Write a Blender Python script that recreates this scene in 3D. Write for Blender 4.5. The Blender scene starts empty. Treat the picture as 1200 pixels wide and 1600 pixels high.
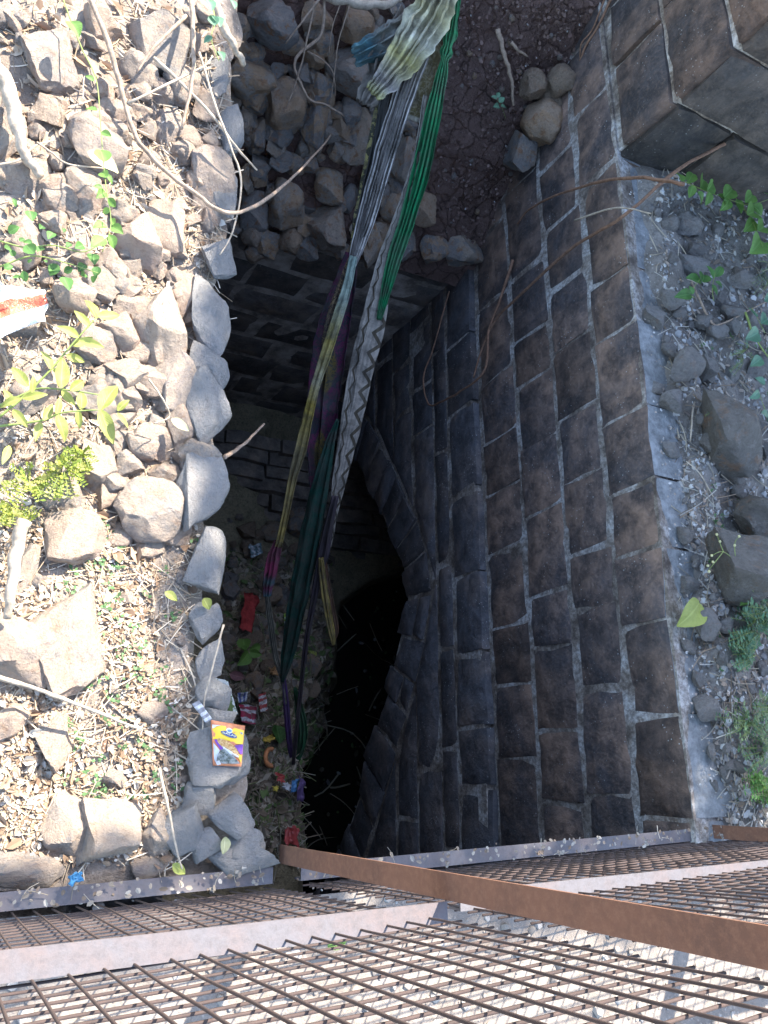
import bpy, bmesh, math, random
from mathutils import Vector, Matrix, noise
R_ = random.Random(7)
U = R_.uniform
# ------------------------------------------------------------------ camera
ROT = [[0.8830937, -0.0041657, 0.4691782], [0.1411718, -0.9512654, -0.2741617], [0.4474550, 0.3083452, -0.8394684]]
FPX, CAMZ = 1260.9, 1.9
scene = bpy.context.scene
COL = scene.collection
cam = bpy.data.cameras.new('camera'); camo = bpy.data.objects.new('camera', cam); COL.objects.link(camo)
cam.sensor_fit = 'VERTICAL'; cam.sensor_height = 24.0; cam.lens = FPX / 1600 * 24.0
cam.clip_start = 0.02; cam.clip_end = 300
right, down, fwd = (Vector(r) for r in ROT)
m3 = Matrix((right, -down, -fwd)).transposed()
camo.matrix_world = Matrix.Translation((0, 0, CAMZ)) @ m3.to_4x4()
scene.camera = camo
# ------------------------------------------------------------------ sky and sun
SUN_AZ, SUN_EL = math.radians(31), math.radians(46)       # azimuth from +Y towards +X
SDIR = Vector((math.sin(SUN_AZ) * math.cos(SUN_EL), math.cos(SUN_AZ) * math.cos(SUN_EL), math.sin(SUN_EL)))
w = bpy.data.worlds.new('World'); scene.world = w; w.use_nodes = True
nt = w.node_tree
sky = nt.nodes.new('ShaderNodeTexSky'); sky.sky_type = 'NISHITA'; sky.sun_disc = False
sky.sun_elevation = SUN_EL; sky.sun_rotation = SUN_AZ
bg = nt.nodes['Background']; bg.inputs[1].default_value = 0.15
nt.links.new(sky.outputs[0], bg.inputs[0])
sl = bpy.data.lights.new('sun', 'SUN'); so = bpy.data.objects.new('sun', sl); COL.objects.link(so)
sl.energy = 4.0; sl.angle = math.radians(0.6); sl.color = (1.0, 0.94, 0.84)
so.rotation_euler = SDIR.to_track_quat('Z', 'Y').to_euler(); so.location = SDIR * 20
vs = scene.view_settings
vs.view_transform = 'Standard'; vs.look = 'None'; vs.gamma = 1.0; vs.use_curve_mapping = False
vs.exposure = 2.35
scene.cycles.max_bounces = 10; scene.cycles.diffuse_bounces = 7
# ------------------------------------------------------------------ helpers
CAM = Vector((0, 0, CAMZ))
def ray(x, y):
    a = (x - 600) / FPX; b = (y - 800) / FPX
    return right * a + down * b + fwd
def at(x, y, ax, val):
    d = ray(x, y); return CAM + d * ((val - CAM[ax]) / d[ax])
def nz(x, y, z=0.0, s=1.0): return noise.noise(Vector((x * s, y * s, z * s + 3.7)))
def march(x, y, hf, t0=0.3, t1=12.0):
    d = ray(x, y).normalized(); t = t0; st = 0.04
    while t < t1:
        p = CAM + d * t
        if p.z < hf(p.x, p.y):
            a, b = t - st, t
            for _ in range(12):
                m = (a + b) / 2; q = CAM + d * m
                if q.z < hf(q.x, q.y): b = m
                else: a = m
            return CAM + d * b
        t += st
    return CAM + d * t1
def tag(o, label=None, cat=None, group=None, kind=None):
    if label: o['label'] = label
    if cat: o['category'] = cat
    if group: o['group'] = group
    if kind: o['kind'] = kind
    return o
def empty(name, loc, label=None, cat=None, group=None):
    o = bpy.data.objects.new(name, None); COL.objects.link(o); o.location = loc; o.empty_display_size = 0.1
    return tag(o, label, cat, group)
def link(name, me, mat=None, parent=None, world=True):
    o = bpy.data.objects.new(name, me); COL.objects.link(o)
    if mat and not me.materials: me.materials.append(mat)
    if parent:
        o.parent = parent
        if world:
            q = parent; off = Vector((0, 0, 0))
            while q: off += q.location; q = q.parent
            o.location = -off
    return o
def mesh(name, V, F, mat=None, parent=None, smooth=True, sharp=None, world=True, uv=None, cols=None):
    me = bpy.data.meshes.new(name); me.from_pydata([tuple(v) for v in V], [], F); me.validate()
    if smooth: me.polygons.foreach_set('use_smooth', [True] * len(me.polygons))
    if sharp: me.set_sharp_from_angle(angle=math.radians(sharp))
    if uv:
        l = me.uv_layers.new(name='UVMap')
        for lp in me.loops: l.data[lp.index].uv = uv[lp.vertex_index]
    if cols:
        a = me.color_attributes.new('Col', 'FLOAT_COLOR', 'POINT')
        a.data.foreach_set('color', [c for k in cols for c in (k[0], k[1], k[2], 1.0)])
    me.update()
    return link(name, me, mat, parent, world)
def catmull(P, n):
    P = [Vector(p) for p in P]; Q = [P[0] * 2 - P[1]] + P + [P[-1] * 2 - P[-2]]; out = []
    for i in range(1, len(Q) - 2):
        a, b, c, d = Q[i - 1:i + 3]
        for k in range(n):
            t = k / n
            out.append(0.5 * ((2 * b) + (c - a) * t + (2 * a - 5 * b + 4 * c - d) * t * t + (3 * b - a - 3 * c + d) * t ** 3))
    out.append(P[-1]); return out
def tube_data(P, rad, seg=6):
    V, F = [], []; n = len(P); prev = None
    for i, p in enumerate(P):
        d = (P[min(i + 1, n - 1)] - P[max(i - 1, 0)]).normalized()
        if prev is None: prev = d.orthogonal().normalized()
        u = (prev - d * prev.dot(d)).normalized(); v = d.cross(u); prev = u
        r = rad(i / (n - 1)) if callable(rad) else rad
        for k in range(seg):
            a = 2 * math.pi * k / seg; V.append(p + u * math.cos(a) * r + v * math.sin(a) * r)
    for i in range(n - 1):
        for k in range(seg):
            a = i * seg + k; b = i * seg + (k + 1) % seg
            F.append((a, b, b + seg, a + seg))
    F.append(tuple(range(seg - 1, -1, -1))); F.append(tuple((n - 1) * seg + k for k in range(seg)))
    return V, F
def box_data(a, b):
    V = [(x, y, z) for x in (a[0], b[0]) for y in (a[1], b[1]) for z in (a[2], b[2])]
    F = [(0, 1, 3, 2), (4, 6, 7, 5), (0, 4, 5, 1), (2, 3, 7, 6), (0, 2, 6, 4), (1, 5, 7, 3)]
    return V, F
def join(parts):
    V, F = [], []
    for v, f in parts:
        o = len(V); V += list(v); F += [tuple(i + o for i in q) for q in f]
    return V, F
# ------------------------------------------------------------------ materials
class NT:
    def __init__(s, name, rough=0.85, spec=0.3):
        s.m = bpy.data.materials.new(name); s.m.use_nodes = True; s.t = s.m.node_tree; s.n = s.t.nodes; s.l = s.t.links
        s.b = s.n['Principled BSDF']; s.b.inputs['Roughness'].default_value = rough
        s.b.inputs['Specular IOR Level'].default_value = spec
        s.pos = s.n.new('ShaderNodeNewGeometry').outputs['Position']
    def lk(s, a, b): s.l.new(a, b)
    def set(s, sock, v):
        if hasattr(v, 'is_output') or isinstance(v, bpy.types.NodeSocket): s.l.new(v, sock)
        else: sock.default_value = v
    def objco(s, rnd=True):
        tc = s.n.new('ShaderNodeTexCoord').outputs['Object']
        if not rnd: return tc
        oi = s.n.new('ShaderNodeObjectInfo'); a = s.n.new('ShaderNodeVectorMath'); a.operation = 'ADD'
        mu = s.n.new('ShaderNodeMath'); mu.operation = 'MULTIPLY'; mu.inputs[1].default_value = 50
        s.lk(oi.outputs['Random'], mu.inputs[0]); s.lk(tc, a.inputs[0]); s.lk(mu.outputs[0], a.inputs[1]); return a.outputs[0]
    def rand(s): return s.n.new('ShaderNodeObjectInfo').outputs['Random']
    def noise(s, co, scale, detail=5, rough=0.6, dist=0.0):
        n = s.n.new('ShaderNodeTexNoise'); s.lk(co, n.inputs['Vector']); n.inputs['Scale'].default_value = scale
        n.inputs['Detail'].default_value = detail; n.inputs['Roughness'].default_value = rough; n.inputs['Distortion'].default_value = dist
        return n.outputs['Fac']
    def voro(s, co, scale, feat='F1', out='Distance'):
        n = s.n.new('ShaderNodeTexVoronoi'); n.feature = feat; s.lk(co, n.inputs['Vector']); n.inputs['Scale'].default_value = scale
        return n.outputs[out]
    def ramp(s, f, stops):
        r = s.n.new('ShaderNodeValToRGB'); s.lk(f, r.inputs[0]); e = r.color_ramp.elements
        while len(e) < len(stops): e.new(0.5)
        for k, (p, c) in enumerate(stops):
            e[k].position = p; e[k].color = (c, c, c, 1) if not isinstance(c, tuple) else (*c, 1)
        return r.outputs[0]
    def mix(s, f, a, b, mode='MIX'):
        x = s.n.new('ShaderNodeMix'); x.data_type = 'RGBA'; x.blend_type = mode; x.clamp_factor = True
        s.set(x.inputs[0], f)
        for i, v in ((6, a), (7, b)):
            if isinstance(v, tuple): x.inputs[i].default_value = (*v, 1)
            else: s.lk(v, x.inputs[i])
        return x.outputs[2]
    def math(s, op, a, b=0.0, clamp=False):
        x = s.n.new('ShaderNodeMath'); x.operation = op; x.use_clamp = clamp
        s.set(x.inputs[0], a); s.set(x.inputs[1], b); return x.outputs[0]
    def sep(s, v):
        x = s.n.new('ShaderNodeSeparateXYZ'); s.lk(v, x.inputs[0]); return x.outputs
    def uv(s): return s.n.new('ShaderNodeTexCoord').outputs['UV']
    def attr(s, name='Col'):
        x = s.n.new('ShaderNodeAttribute'); x.attribute_name = name; return x.outputs['Color']
    def color(s, c):
        if isinstance(c, tuple): s.b.inputs['Base Color'].default_value = (*c, 1)
        else: s.lk(c, s.b.inputs['Base Color'])
    def bump(s, pairs):
        prev = None
        for h, st, d in pairs:
            x = s.n.new('ShaderNodeBump'); s.lk(h, x.inputs['Height']); x.inputs['Strength'].default_value = st; x.inputs['Distance'].default_value = d
            if prev: s.lk(prev, x.inputs['Normal'])
            prev = x.outputs[0]
        s.lk(prev, s.b.inputs['Normal'])

def mat_wall(name, dark, brown, speck, bias):
    t = NT(name, 0.8, 0.35); p = t.pos
    n1 = t.noise(p, 3.4, 5, 0.55, 0.8); n2 = t.noise(p, 11, 5, 0.62); n3 = t.noise(p, 70, 4, 0.7)
    c = t.mix(t.ramp(n1, [(0.40 + bias, 0.0), (0.62 + bias, 1.0)]), dark, brown)
    c = t.mix(t.ramp(n2, [(0.38, 0.75), (0.58, 0.0)]), c, tuple(0.42 * v for v in dark))
    c = t.mix(t.ramp(n3, [(0.48, 0.0), (0.80, 0.28)]), c, tuple(min(1, v * 1.8) for v in brown))
    rv = t.math('MULTIPLY_ADD', t.rand(), 0.6); rv.node.inputs[2].default_value = 0.7
    c = t.mix(1.0, c, rv, 'MULTIPLY')
    sp = t.math('MULTIPLY', t.ramp(t.voro(p, 62), [(0.10, 1.0), (0.17, 0.0)]), t.ramp(t.noise(p, 9, 3), [(0.50, 0.0), (0.62, 1.0)]))
    c = t.mix(t.math('MULTIPLY', sp, speck), c, (0.42, 0.42, 0.40))
    t.color(c)
    t.bump([(n2, 0.8, 0.022), (n3, 0.5, 0.006), (t.noise(p, 220, 3), 0.3, 0.002)])
    return t.m
M = {}
M['wall_up'] = mat_wall('wall_stone_brown', (0.062, 0.053, 0.052), (0.195, 0.126, 0.090), 0.8, -0.01)
M['wall_slab'] = mat_wall('wall_stone_slab', (0.13, 0.112, 0.095), (0.22, 0.17, 0.13), 0.5, 0.0)
M['wall_low'] = mat_wall('wall_stone_blue', (0.078, 0.077, 0.083), (0.150, 0.115, 0.096), 1.0, 0.05)
M['wall_back'] = mat_wall('wall_stone_black', (0.115, 0.102, 0.092), (0.19, 0.145, 0.11), 0.5, 0.03)
def mat_mortar():
    t = NT('mortar', 0.95, 0.15); p = t.pos
    n = t.noise(p, 6, 6, 0.7); n2 = t.noise(p, 60, 4, 0.7)
    c = t.ramp(n, [(0.36, (0.11, 0.085, 0.068)), (0.47, (0.29, 0.24, 0.195)), (0.60, (0.50, 0.465, 0.425))])
    c = t.mix(t.ramp(n2, [(0.4, 0.6), (0.6, 0.0)]), c, (0.07, 0.055, 0.045)); t.color(c)
    t.bump([(n2, 0.7, 0.01)]); return t.m
M['mortar'] = mat_mortar()
t = NT('mortar_pale', .95, .15); n = t.noise(t.pos, 9, 6, .7); t.color(t.ramp(n, [(.36, (.14, .115, .095)), (.6, (.40, .34, .285))])); t.bump([(t.noise(t.pos, 60, 4), .6, .008)]); M['mortar_pale'] = t.m
M['wall_pier'] = mat_wall('wall_stone_grey', (0.055, 0.050, 0.047), (0.115, 0.088, 0.068), 0.4, 0.02)
def mat_rock(name, stops, dust=0.0, dcol=(0.45, 0.38, 0.30), rust=0.3, dk=.5):
    t = NT(name, 0.9, 0.25); p = t.objco(); r = t.rand()
    c = t.ramp(r, stops); c2 = t.ramp(t.math('FRACT', t.math('MULTIPLY', r, 7.31)), stops)
    n1 = t.noise(p, 1.3, 7, 0.68, 0.7); n2 = t.noise(p, 5, 7, 0.72, 0.3); n3 = t.noise(t.pos, 120, 5, 0.75)
    c = t.mix(t.ramp(n1, [(0.47, 0.0), (0.53, 1.0)]), c, c2)
    c = t.mix(t.ramp(n2, [(0.33, dk), (0.48, 0.0)]), c, (0.065, 0.06, 0.057))
    c = t.mix(t.math('MULTIPLY', t.ramp(t.noise(p, 2.2, 6, 0.7, 0.4), [(0.54, 0.0), (0.64, 1.0)]), rust), c, (0.30, 0.15, 0.07))
    c = t.mix(t.ramp(n2, [(0.54, 0.0), (0.78, 0.6)]), c, (0.40, 0.37, 0.34))
    c = t.mix(t.ramp(n3, [(0.40, dk * .6), (0.56, 0.0)]), c, (0.08, 0.07, 0.062))
    if dust:
        g = t.n.new('ShaderNodeNewGeometry'); up = t.sep(g.outputs['Normal'])[2]
        f = t.math('MULTIPLY', t.math('MULTIPLY', up, t.ramp(t.noise(t.pos, 22, 6, 0.75), [(0.38, 0.0), (0.60, 1.0)]), True), dust)
        c = t.mix(f, c, dcol)
    t.color(c)
    t.bump([(n2, 0.8, 0.05), (t.noise(p, 17, 6, 0.75), 0.6, 0.02), (n3, 0.5, 0.004)]); return t.m
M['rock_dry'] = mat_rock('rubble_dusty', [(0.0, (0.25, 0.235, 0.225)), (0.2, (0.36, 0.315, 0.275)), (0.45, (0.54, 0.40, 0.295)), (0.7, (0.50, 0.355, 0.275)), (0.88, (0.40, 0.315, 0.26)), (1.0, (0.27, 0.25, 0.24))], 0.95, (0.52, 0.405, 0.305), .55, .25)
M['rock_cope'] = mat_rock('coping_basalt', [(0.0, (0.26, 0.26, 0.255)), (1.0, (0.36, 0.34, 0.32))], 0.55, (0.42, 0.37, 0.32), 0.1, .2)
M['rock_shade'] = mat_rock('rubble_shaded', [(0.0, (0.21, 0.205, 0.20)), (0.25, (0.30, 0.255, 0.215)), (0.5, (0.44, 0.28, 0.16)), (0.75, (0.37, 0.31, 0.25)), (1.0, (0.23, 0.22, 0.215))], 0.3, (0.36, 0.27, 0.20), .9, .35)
M['rock_tan'] = mat_rock('cobble_tan', [(0.0, (0.26, 0.18, 0.12)), (1.0, (0.30, 0.22, 0.15))], 0.2, (0.3, 0.22, 0.16), 0.3)
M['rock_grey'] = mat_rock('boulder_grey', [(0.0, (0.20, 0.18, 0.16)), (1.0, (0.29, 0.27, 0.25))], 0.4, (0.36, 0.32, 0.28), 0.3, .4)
def mat_soil(name, a, b, c3, bscale=1.0, crack=0.0):
    t = NT(name, 0.95, 0.15); p = t.pos
    n = t.noise(p, 5, 7, 0.7, 0.4); n2 = t.noise(p, 45, 6, 0.75); n3 = t.noise(p, 200, 3, 0.7)
    c = t.mix(t.ramp(n, [(0.35, 0.0), (0.65, 1.0)]), a, b)
    c = t.mix(t.ramp(n2, [(0.48, 0.0), (0.72, 0.8)]), c, c3)
    L = [(n2, 0.8 * bscale, 0.02), (n3, 0.6 * bscale, 0.004)]
    if crack:
        wv = t.n.new('ShaderNodeVectorMath'); wv.operation = 'ADD'; nn = t.n.new('ShaderNodeTexNoise'); t.lk(p, nn.inputs['Vector']); nn.inputs['Scale'].default_value = 9
        sc = t.n.new('ShaderNodeVectorMath'); sc.operation = 'SCALE'; sc.inputs['Scale'].default_value = 0.12
        t.lk(nn.outputs['Color'], sc.inputs[0]); t.lk(p, wv.inputs[0]); t.lk(sc.outputs[0], wv.inputs[1])
        v = t.voro(wv.outputs[0], 11, 'DISTANCE_TO_EDGE'); h = t.ramp(v, [(0.0, 0.0), (0.07, 1.0)])
        L.insert(0, (h, crack, 0.05)); c = t.mix(t.ramp(v, [(0.0, 0.75), (0.035, 0.0)]), c, tuple(0.35 * k for k in a))
    vs_ = t.ramp(t.voro(p, 55), [(0.10, 1.0), (0.2, 0.0)])
    c = t.mix(t.math('MULTIPLY', vs_, 0.4), c, tuple(min(1, 1.8 * k) for k in b))
    t.color(c); t.bump(L); return t.m
M['soil_dry'] = mat_soil('dusty_soil', (0.28, 0.22, 0.17), (0.44, 0.36, 0.29), (0.18, 0.13, 0.10))
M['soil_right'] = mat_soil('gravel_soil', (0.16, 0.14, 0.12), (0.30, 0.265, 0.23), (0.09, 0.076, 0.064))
M['soil_red'] = mat_soil('cracked_red_soil', (0.130, 0.082, 0.068), (0.190, 0.122, 0.100), (0.075, 0.047, 0.041), 1.5, 0.9)
M['soil_pit'] = mat_soil('pit_dirt', (0.09, 0.075, 0.06), (0.17, 0.14, 0.11), (0.05, 0.042, 0.035), 1.2)
M['mud'] = mat_soil('olive_mud', (0.13, 0.11, 0.065), (0.20, 0.165, 0.10), (0.08, 0.07, 0.04))
M['road'] = mat_soil('pale_concrete_ground', (0.22, 0.185, 0.155), (0.30, 0.255, 0.215), (0.17, 0.14, 0.115), .6)
def mat_plain(name, c, rough=0.8, spec=0.3, var=0.25, scale=20, bump=0.3, bd=0.003):
    t = NT(name, rough, spec); n = t.noise(t.pos, scale, 5, 0.7)
    t.color(t.mix(t.ramp(n, [(0.35, 0.0), (0.65, 1.0)]), tuple(k * (1 - var) for k in c), tuple(min(1, k * (1 + var)) for k in c)))
    if bump: t.bump([(n, bump, bd)])
    return t.m
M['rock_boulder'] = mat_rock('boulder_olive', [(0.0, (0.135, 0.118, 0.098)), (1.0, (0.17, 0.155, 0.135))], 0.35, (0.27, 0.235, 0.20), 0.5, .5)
M['coping_top'] = mat_plain('coping_grey', (.215, .215, .21), .92, .2, .35, 24, .9, .012)
def mat_attr(name, rough=0.85, trans=0.0):
    t = NT(name, rough, 0.2); t.color(t.attr())
    if trans:
        x = t.n.new('ShaderNodeBsdfTranslucent'); t.lk(t.attr(), x.inputs[0]); ms = t.n.new('ShaderNodeMixShader'); ms.inputs[0].default_value = trans
        t.lk(t.b.outputs[0], ms.inputs[1]); t.lk(x.outputs[0], ms.inputs[2]); t.lk(ms.outputs[0], t.n['Material Output'].inputs[0])
    return t.m
M['litter'] = mat_attr('litter', 0.9)
M['leaf_attr'] = mat_attr('leaf_blades', 0.55, 0.35)
def mat_leaf(name, a, b, trans=0.35):
    t = NT(name, 0.5, 0.35); p = t.objco(); n = t.noise(t.pos, 40, 4)
    u = t.sep(t.uv())
    mid = t.ramp(t.math('ABSOLUTE', t.math('SUBTRACT', u[0], 0.5)), [(0.0, 1.0), (0.06, 0.0)])
    c = t.mix(t.ramp(n, [(0.35, 0.0), (0.65, 1.0)]), a, b)
    c = t.mix(t.math('MULTIPLY', t.rand(), 0.6), c, tuple(min(1, k * 1.5) for k in b))
    c = t.mix(t.math('MULTIPLY', mid, 0.5), c, tuple(min(1, k * 1.9 + 0.03) for k in b)); t.color(c)
    vein = t.math('SINE', t.math('ADD', t.math('MULTIPLY', u[1], 60.0), t.math('MULTIPLY', t.math('ABSOLUTE', t.math('SUBTRACT', u[0], 0.5)), -40.0)))
    t.bump([(vein, 0.25, 0.002)])
    x = t.n.new('ShaderNodeBsdfTranslucent'); t.lk(c, x.inputs[0]); ms = t.n.new('ShaderNodeMixShader'); ms.inputs[0].default_value = trans
    t.lk(t.b.outputs[0], ms.inputs[1]); t.lk(x.outputs[0], ms.inputs[2]); t.lk(ms.outputs[0], t.n['Material Output'].inputs[0])
    return t.m
M['leaf_yel'] = mat_leaf('leaf_yellow_green', (0.17, 0.20, 0.04), (0.32, 0.34, 0.09))
M['leaf_grn'] = mat_leaf('leaf_green', (0.05, 0.12, 0.03), (0.09, 0.19, 0.05))
M['leaf_bright'] = mat_leaf('leaf_bright_green', (0.08, 0.17, 0.03), (0.14, 0.25, 0.06))
M['leaf_pale'] = mat_leaf('leaf_pale_yellow', (0.42, 0.42, 0.20), (0.55, 0.52, 0.30))
M['leaf_blue'] = mat_leaf('leaf_blue_green', (0.08, 0.17, 0.10), (0.13, 0.25, 0.15))
M['twig'] = mat_plain('dry_twig', (0.30, 0.22, 0.16), 0.85, 0.2, 0.35, 60, 0.5)
M['twig_pale'] = mat_plain('bleached_stick', (0.37, 0.30, 0.225), 0.85, 0.2, 0.3, 40, 0.6, 0.006)
M['twig_red'] = mat_plain('red_brown_vine', (0.17, 0.095, 0.06), 0.8, 0.2, 0.3, 60, 0.4)
M['stem'] = mat_plain('green_stem', (0.20, 0.25, 0.07), 0.6, 0.3, 0.2, 40, 0.2)
def mat_steel(name, a, b, c2, rough):
    t = NT(name, rough, 0.4); p = t.pos
    n = t.noise(p, 9, 7, 0.7, 0.3); n2 = t.noise(p, 90, 5, 0.75)
    c = t.mix(t.ramp(n, [(0.42, 0.0), (0.62, 1.0)]), a, b)
    c = t.mix(t.ramp(n2, [(0.45, 0.0), (0.7, 0.8)]), c, c2); t.color(c)
    t.bump([(n2, 0.35, 0.002)]); return t.m
M['rust'] = mat_steel('rusty_post_steel', (0.17, 0.080, 0.048), (0.125, 0.062, 0.040), (0.22, 0.11, 0.065), 0.75)
M['rail'] = mat_steel('grey_primer_rail', (0.115, 0.107, 0.114), (0.130, 0.102, 0.098), (0.085, 0.076, 0.078), 0.6)
M['wire'] = mat_steel('rusty_wire', (0.050, 0.032, 0.027), (0.068, 0.044, 0.037), (0.04, 0.03, 0.027), 0.85)
# ------------------------------------------------------------------ stone generators
def block(name, quad, frame, nrm, depth, mat, parent, amp=0.008, proud=0.0, gap=0.009, nu=6, nv=4, cham=0.007, gu=0.38):
    """quad: four (u,v) corners bl,br,tr,tl; frame(u,v)->point on the wall plane; one stone with uneven face"""
    sd = U(0, 100); V, F = [], []
    cx = sum(q[0] for q in quad) / 4; cy = sum(q[1] for q in quad) / 4
    q2 = []
    for (a, b) in quad:
        dx, dy = cx - a, cy - b
        q2.append((a + math.copysign(min(gap * gu, abs(dx)), dx) + U(-.004, .004), b + math.copysign(min(gap, abs(dy)), dy) + U(-.004, .004)))
    tilt_u, tilt_v = U(-amp, amp) * .7, U(-amp, amp) * .7
    for j in range(nv + 1):
        for i in range(nu + 1):
            s = i / nu; t = j / nv
            s = [0, .07][i > 0] if i <= 1 else ([1, .93][i < nu] if i >= nu - 1 else s)
            t = [0, .10][j > 0] if j <= 1 else ([1, .90][j < nv] if j >= nv - 1 else t)
            u = (q2[0][0] * (1 - s) + q2[1][0] * s) * (1 - t) + (q2[3][0] * (1 - s) + q2[2][0] * s) * t
            v = (q2[0][1] * (1 - s) + q2[1][1] * s) * (1 - t) + (q2[3][1] * (1 - s) + q2[2][1] * s) * t
            e = i in (0, nu) or j in (0, nv)
            u += nz(u * 19, v * 19, sd) * .006 * (1.3 if e else .5); v += nz(u * 17, v * 17, sd + 9) * .006 * (1.3 if e else .5)
            h = .011 + proud + nz(u * 5, v * 5, sd) * amp + nz(u * 16, v * 16, sd) * amp * .7 + tilt_u * (s - .5) * 2 + tilt_v * (t - .5) * 2
            if e: h -= cham * U(.7, 1.4)
            V.append(frame(u, v) + nrm * h)
    W = nu + 1
    for j in range(nv):
        for i in range(nu):
            a = j * W + i; F.append((a, a + 1, a + W + 1, a + W))
    ring = [i for i in range(W)] + [j * W + nu for j in range(1, nv + 1)] + [nv * W + i for i in range(nu - 1, -1, -1)] + [j * W for j in range(nv - 1, 0, -1)]
    base = len(V)
    for k in ring: V.append(V[k] - nrm * depth)
    n = len(ring)
    for k in range(n):
        F.append((ring[(k + 1) % n], ring[k], base + k, base + (k + 1) % n))
    o = mesh(name, V, F, mat, parent, True, 50)
    return o
def rock_mesh(sd, sub=4, cuts=7, dmin=.55, dmax=.85, na=.07):
    r = random.Random(sd); bm = bmesh.new(); bmesh.ops.create_icosphere(bm, subdivisions=sub, radius=1)
    pl = []
    for _ in range(cuts):
        n = Vector((r.gauss(0, 1), r.gauss(0, 1), r.gauss(0, 1))).normalized(); pl.append((n, r.uniform(dmin, dmax)))
    for v in bm.verts:
        for n, d in pl:
            k = v.co.dot(n) - d
            if k > 0: v.co -= n * k * .93
    for v in bm.verts:
        c = v.co.copy(); d = c.normalized()
        v.co += d * (noise.noise(c * 1.7 + Vector((sd, 0, 0))) * na * 1.4 + noise.noise(c * 5 + Vector((0, sd, 0))) * na * .5 + noise.noise(c * 11 + Vector((0, sd, 3))) * na * .34)
    mx = [max(abs(v.co[i]) for v in bm.verts) for i in range(3)]
    for v in bm.verts:
        for i in range(3): v.co[i] /= mx[i]
    me = bpy.data.meshes.new('stone'); bm.to_mesh(me); bm.free()
    me.polygons.foreach_set('use_smooth', [True] * len(me.polygons)); me.set_sharp_from_angle(angle=math.radians(28)); return me
ANG = [rock_mesh(10 + i, 4, 15, .38, .74, .07) for i in range(14)]
RND = [rock_mesh(40 + i, 4, 11, .62, .88, .08) for i in range(8)]
SLAB = [rock_mesh(70 + i, 4, 15, .42, .72, .06) for i in range(8)]
_mm = {}
def rock(name, src, c, dims, rz, tilt, mat, parent=None):
    me = R_.choice(src); k = (me.name, mat.name)
    if k not in _mm:
        m2 = me.copy(); m2.materials.append(mat); _mm[k] = m2
    o = bpy.data.objects.new(name, _mm[k]); COL.objects.link(o)
    o.scale = dims; o.rotation_euler = (tilt[0], tilt[1], rz); o.location = c
    if parent:
        o.parent = parent; o.location = Vector(c) - parent.location
    return o
# ================================================================== THE SETTING
def grid_mesh(name, xs, ys, hf, mat, parent=None, skip=None):
    V = [(x, y, hf(x, y)) for y in ys for x in xs]; W = len(xs); F = []
    for j in range(len(ys) - 1):
        for i in range(W - 1):
            if skip and skip((xs[i] + xs[i + 1]) / 2, (ys[j] + ys[j + 1]) / 2): continue
            F.append((j * W + i, j * W + i + 1, j * W + W + i + 1, j * W + W + i))
    return mesh(name, V, F, mat, parent)
def sst(a, b, x):
    t = max(0, min(1, (x - a) / (b - a))); return t * t * (3 - 2 * t)
def lin(a, b, n): return [a + (b - a) * i / n for i in range(n + 1)]
XR, XL, YB = 2.10, 0.505, 2.49
# left bank
def hL(x, y):
    e = max(0, min(1, (x - .50) / .12))
    return -.02 + .035 * nz(x * 3, y * 3) + .016 * nz(x * 11, y * 11) + .10 * max(0, (y - 1.2)) * max(0, min(1, (.6 - x) * 2)) - .05 * e * e
bank = grid_mesh('earth_bank', lin(-1.6, .515, 90), lin(-.22, 3.4, 150), hL, M['soil_dry']); tag(bank, kind='structure')
for v in bank.data.vertices:
    if v.co.x > .42: v.co.x += .035 * nz(v.co.y * 7, 3) + .015 * nz(v.co.y * 23, 6); v.co.x += .13 * (v.co.x - .42) / .095 * sst(.32, -.05, v.co.y); v.co.z -= .03 * (v.co.x > .50)
# right ground behind the coping
def hR(x, y):
    e = max(0, min(1, (x - 2.155) / .11))
    return -.075 + .095 * e + .045 * nz(x * 5, y * 5) + .03 * nz(x * 14, y * 14) + .05 * max(0, x - 2.6)
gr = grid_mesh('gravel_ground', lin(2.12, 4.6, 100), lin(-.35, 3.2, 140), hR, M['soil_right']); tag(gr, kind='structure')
# soil slope above the back wall
SN = Vector((0, -.819, .573)); ST = Vector((0, .573, .819)); SO = Vector((0, YB, -1.05))
def slope_pt(x, s, d=0.0): return SO + Vector((x, 0, 0)) + ST * s + SN * d
def slope_d(x, s):
    return .05 * nz(x * 3, s * 3, 5) + .022 * nz(x * 9, s * 9, 2) + .010 * nz(x * 24, s * 24, 1) + (-.015 if x < 1.35 else 0.0) - .10 * max(0, s - 1.1) ** 2 * 4
def on_slope(px, py, d=0.0):
    r = ray(px, py); o = SO + SN * d; t = (o - CAM).dot(SN) / r.dot(SN); return CAM + r * t
xs, ss = lin(.2, XR + .03, 110), lin(-.12, 1.75, 110)
V = [slope_pt(x, s, slope_d(x, s)) for s in ss for x in xs]; W = len(xs)
F = [(j * W + i, j * W + i + 1, j * W + W + i + 1, j * W + W + i) for j in range(len(ss) - 1) for i in range(W - 1)]
soil = mesh('soil_slope', V, F, M['soil_red']); tag(soil, kind='structure')
# strip behind the fence
def hF(x, y): return -.02 + .018 * nz(x * 5, y * 5) + .008 * nz(x * 21, y * 21)
rd = grid_mesh('roadside_ground', lin(-1.6, 4.6, 110), lin(-2.6, -.27, 70), hF, M['road']); tag(rd, kind='structure')
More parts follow.
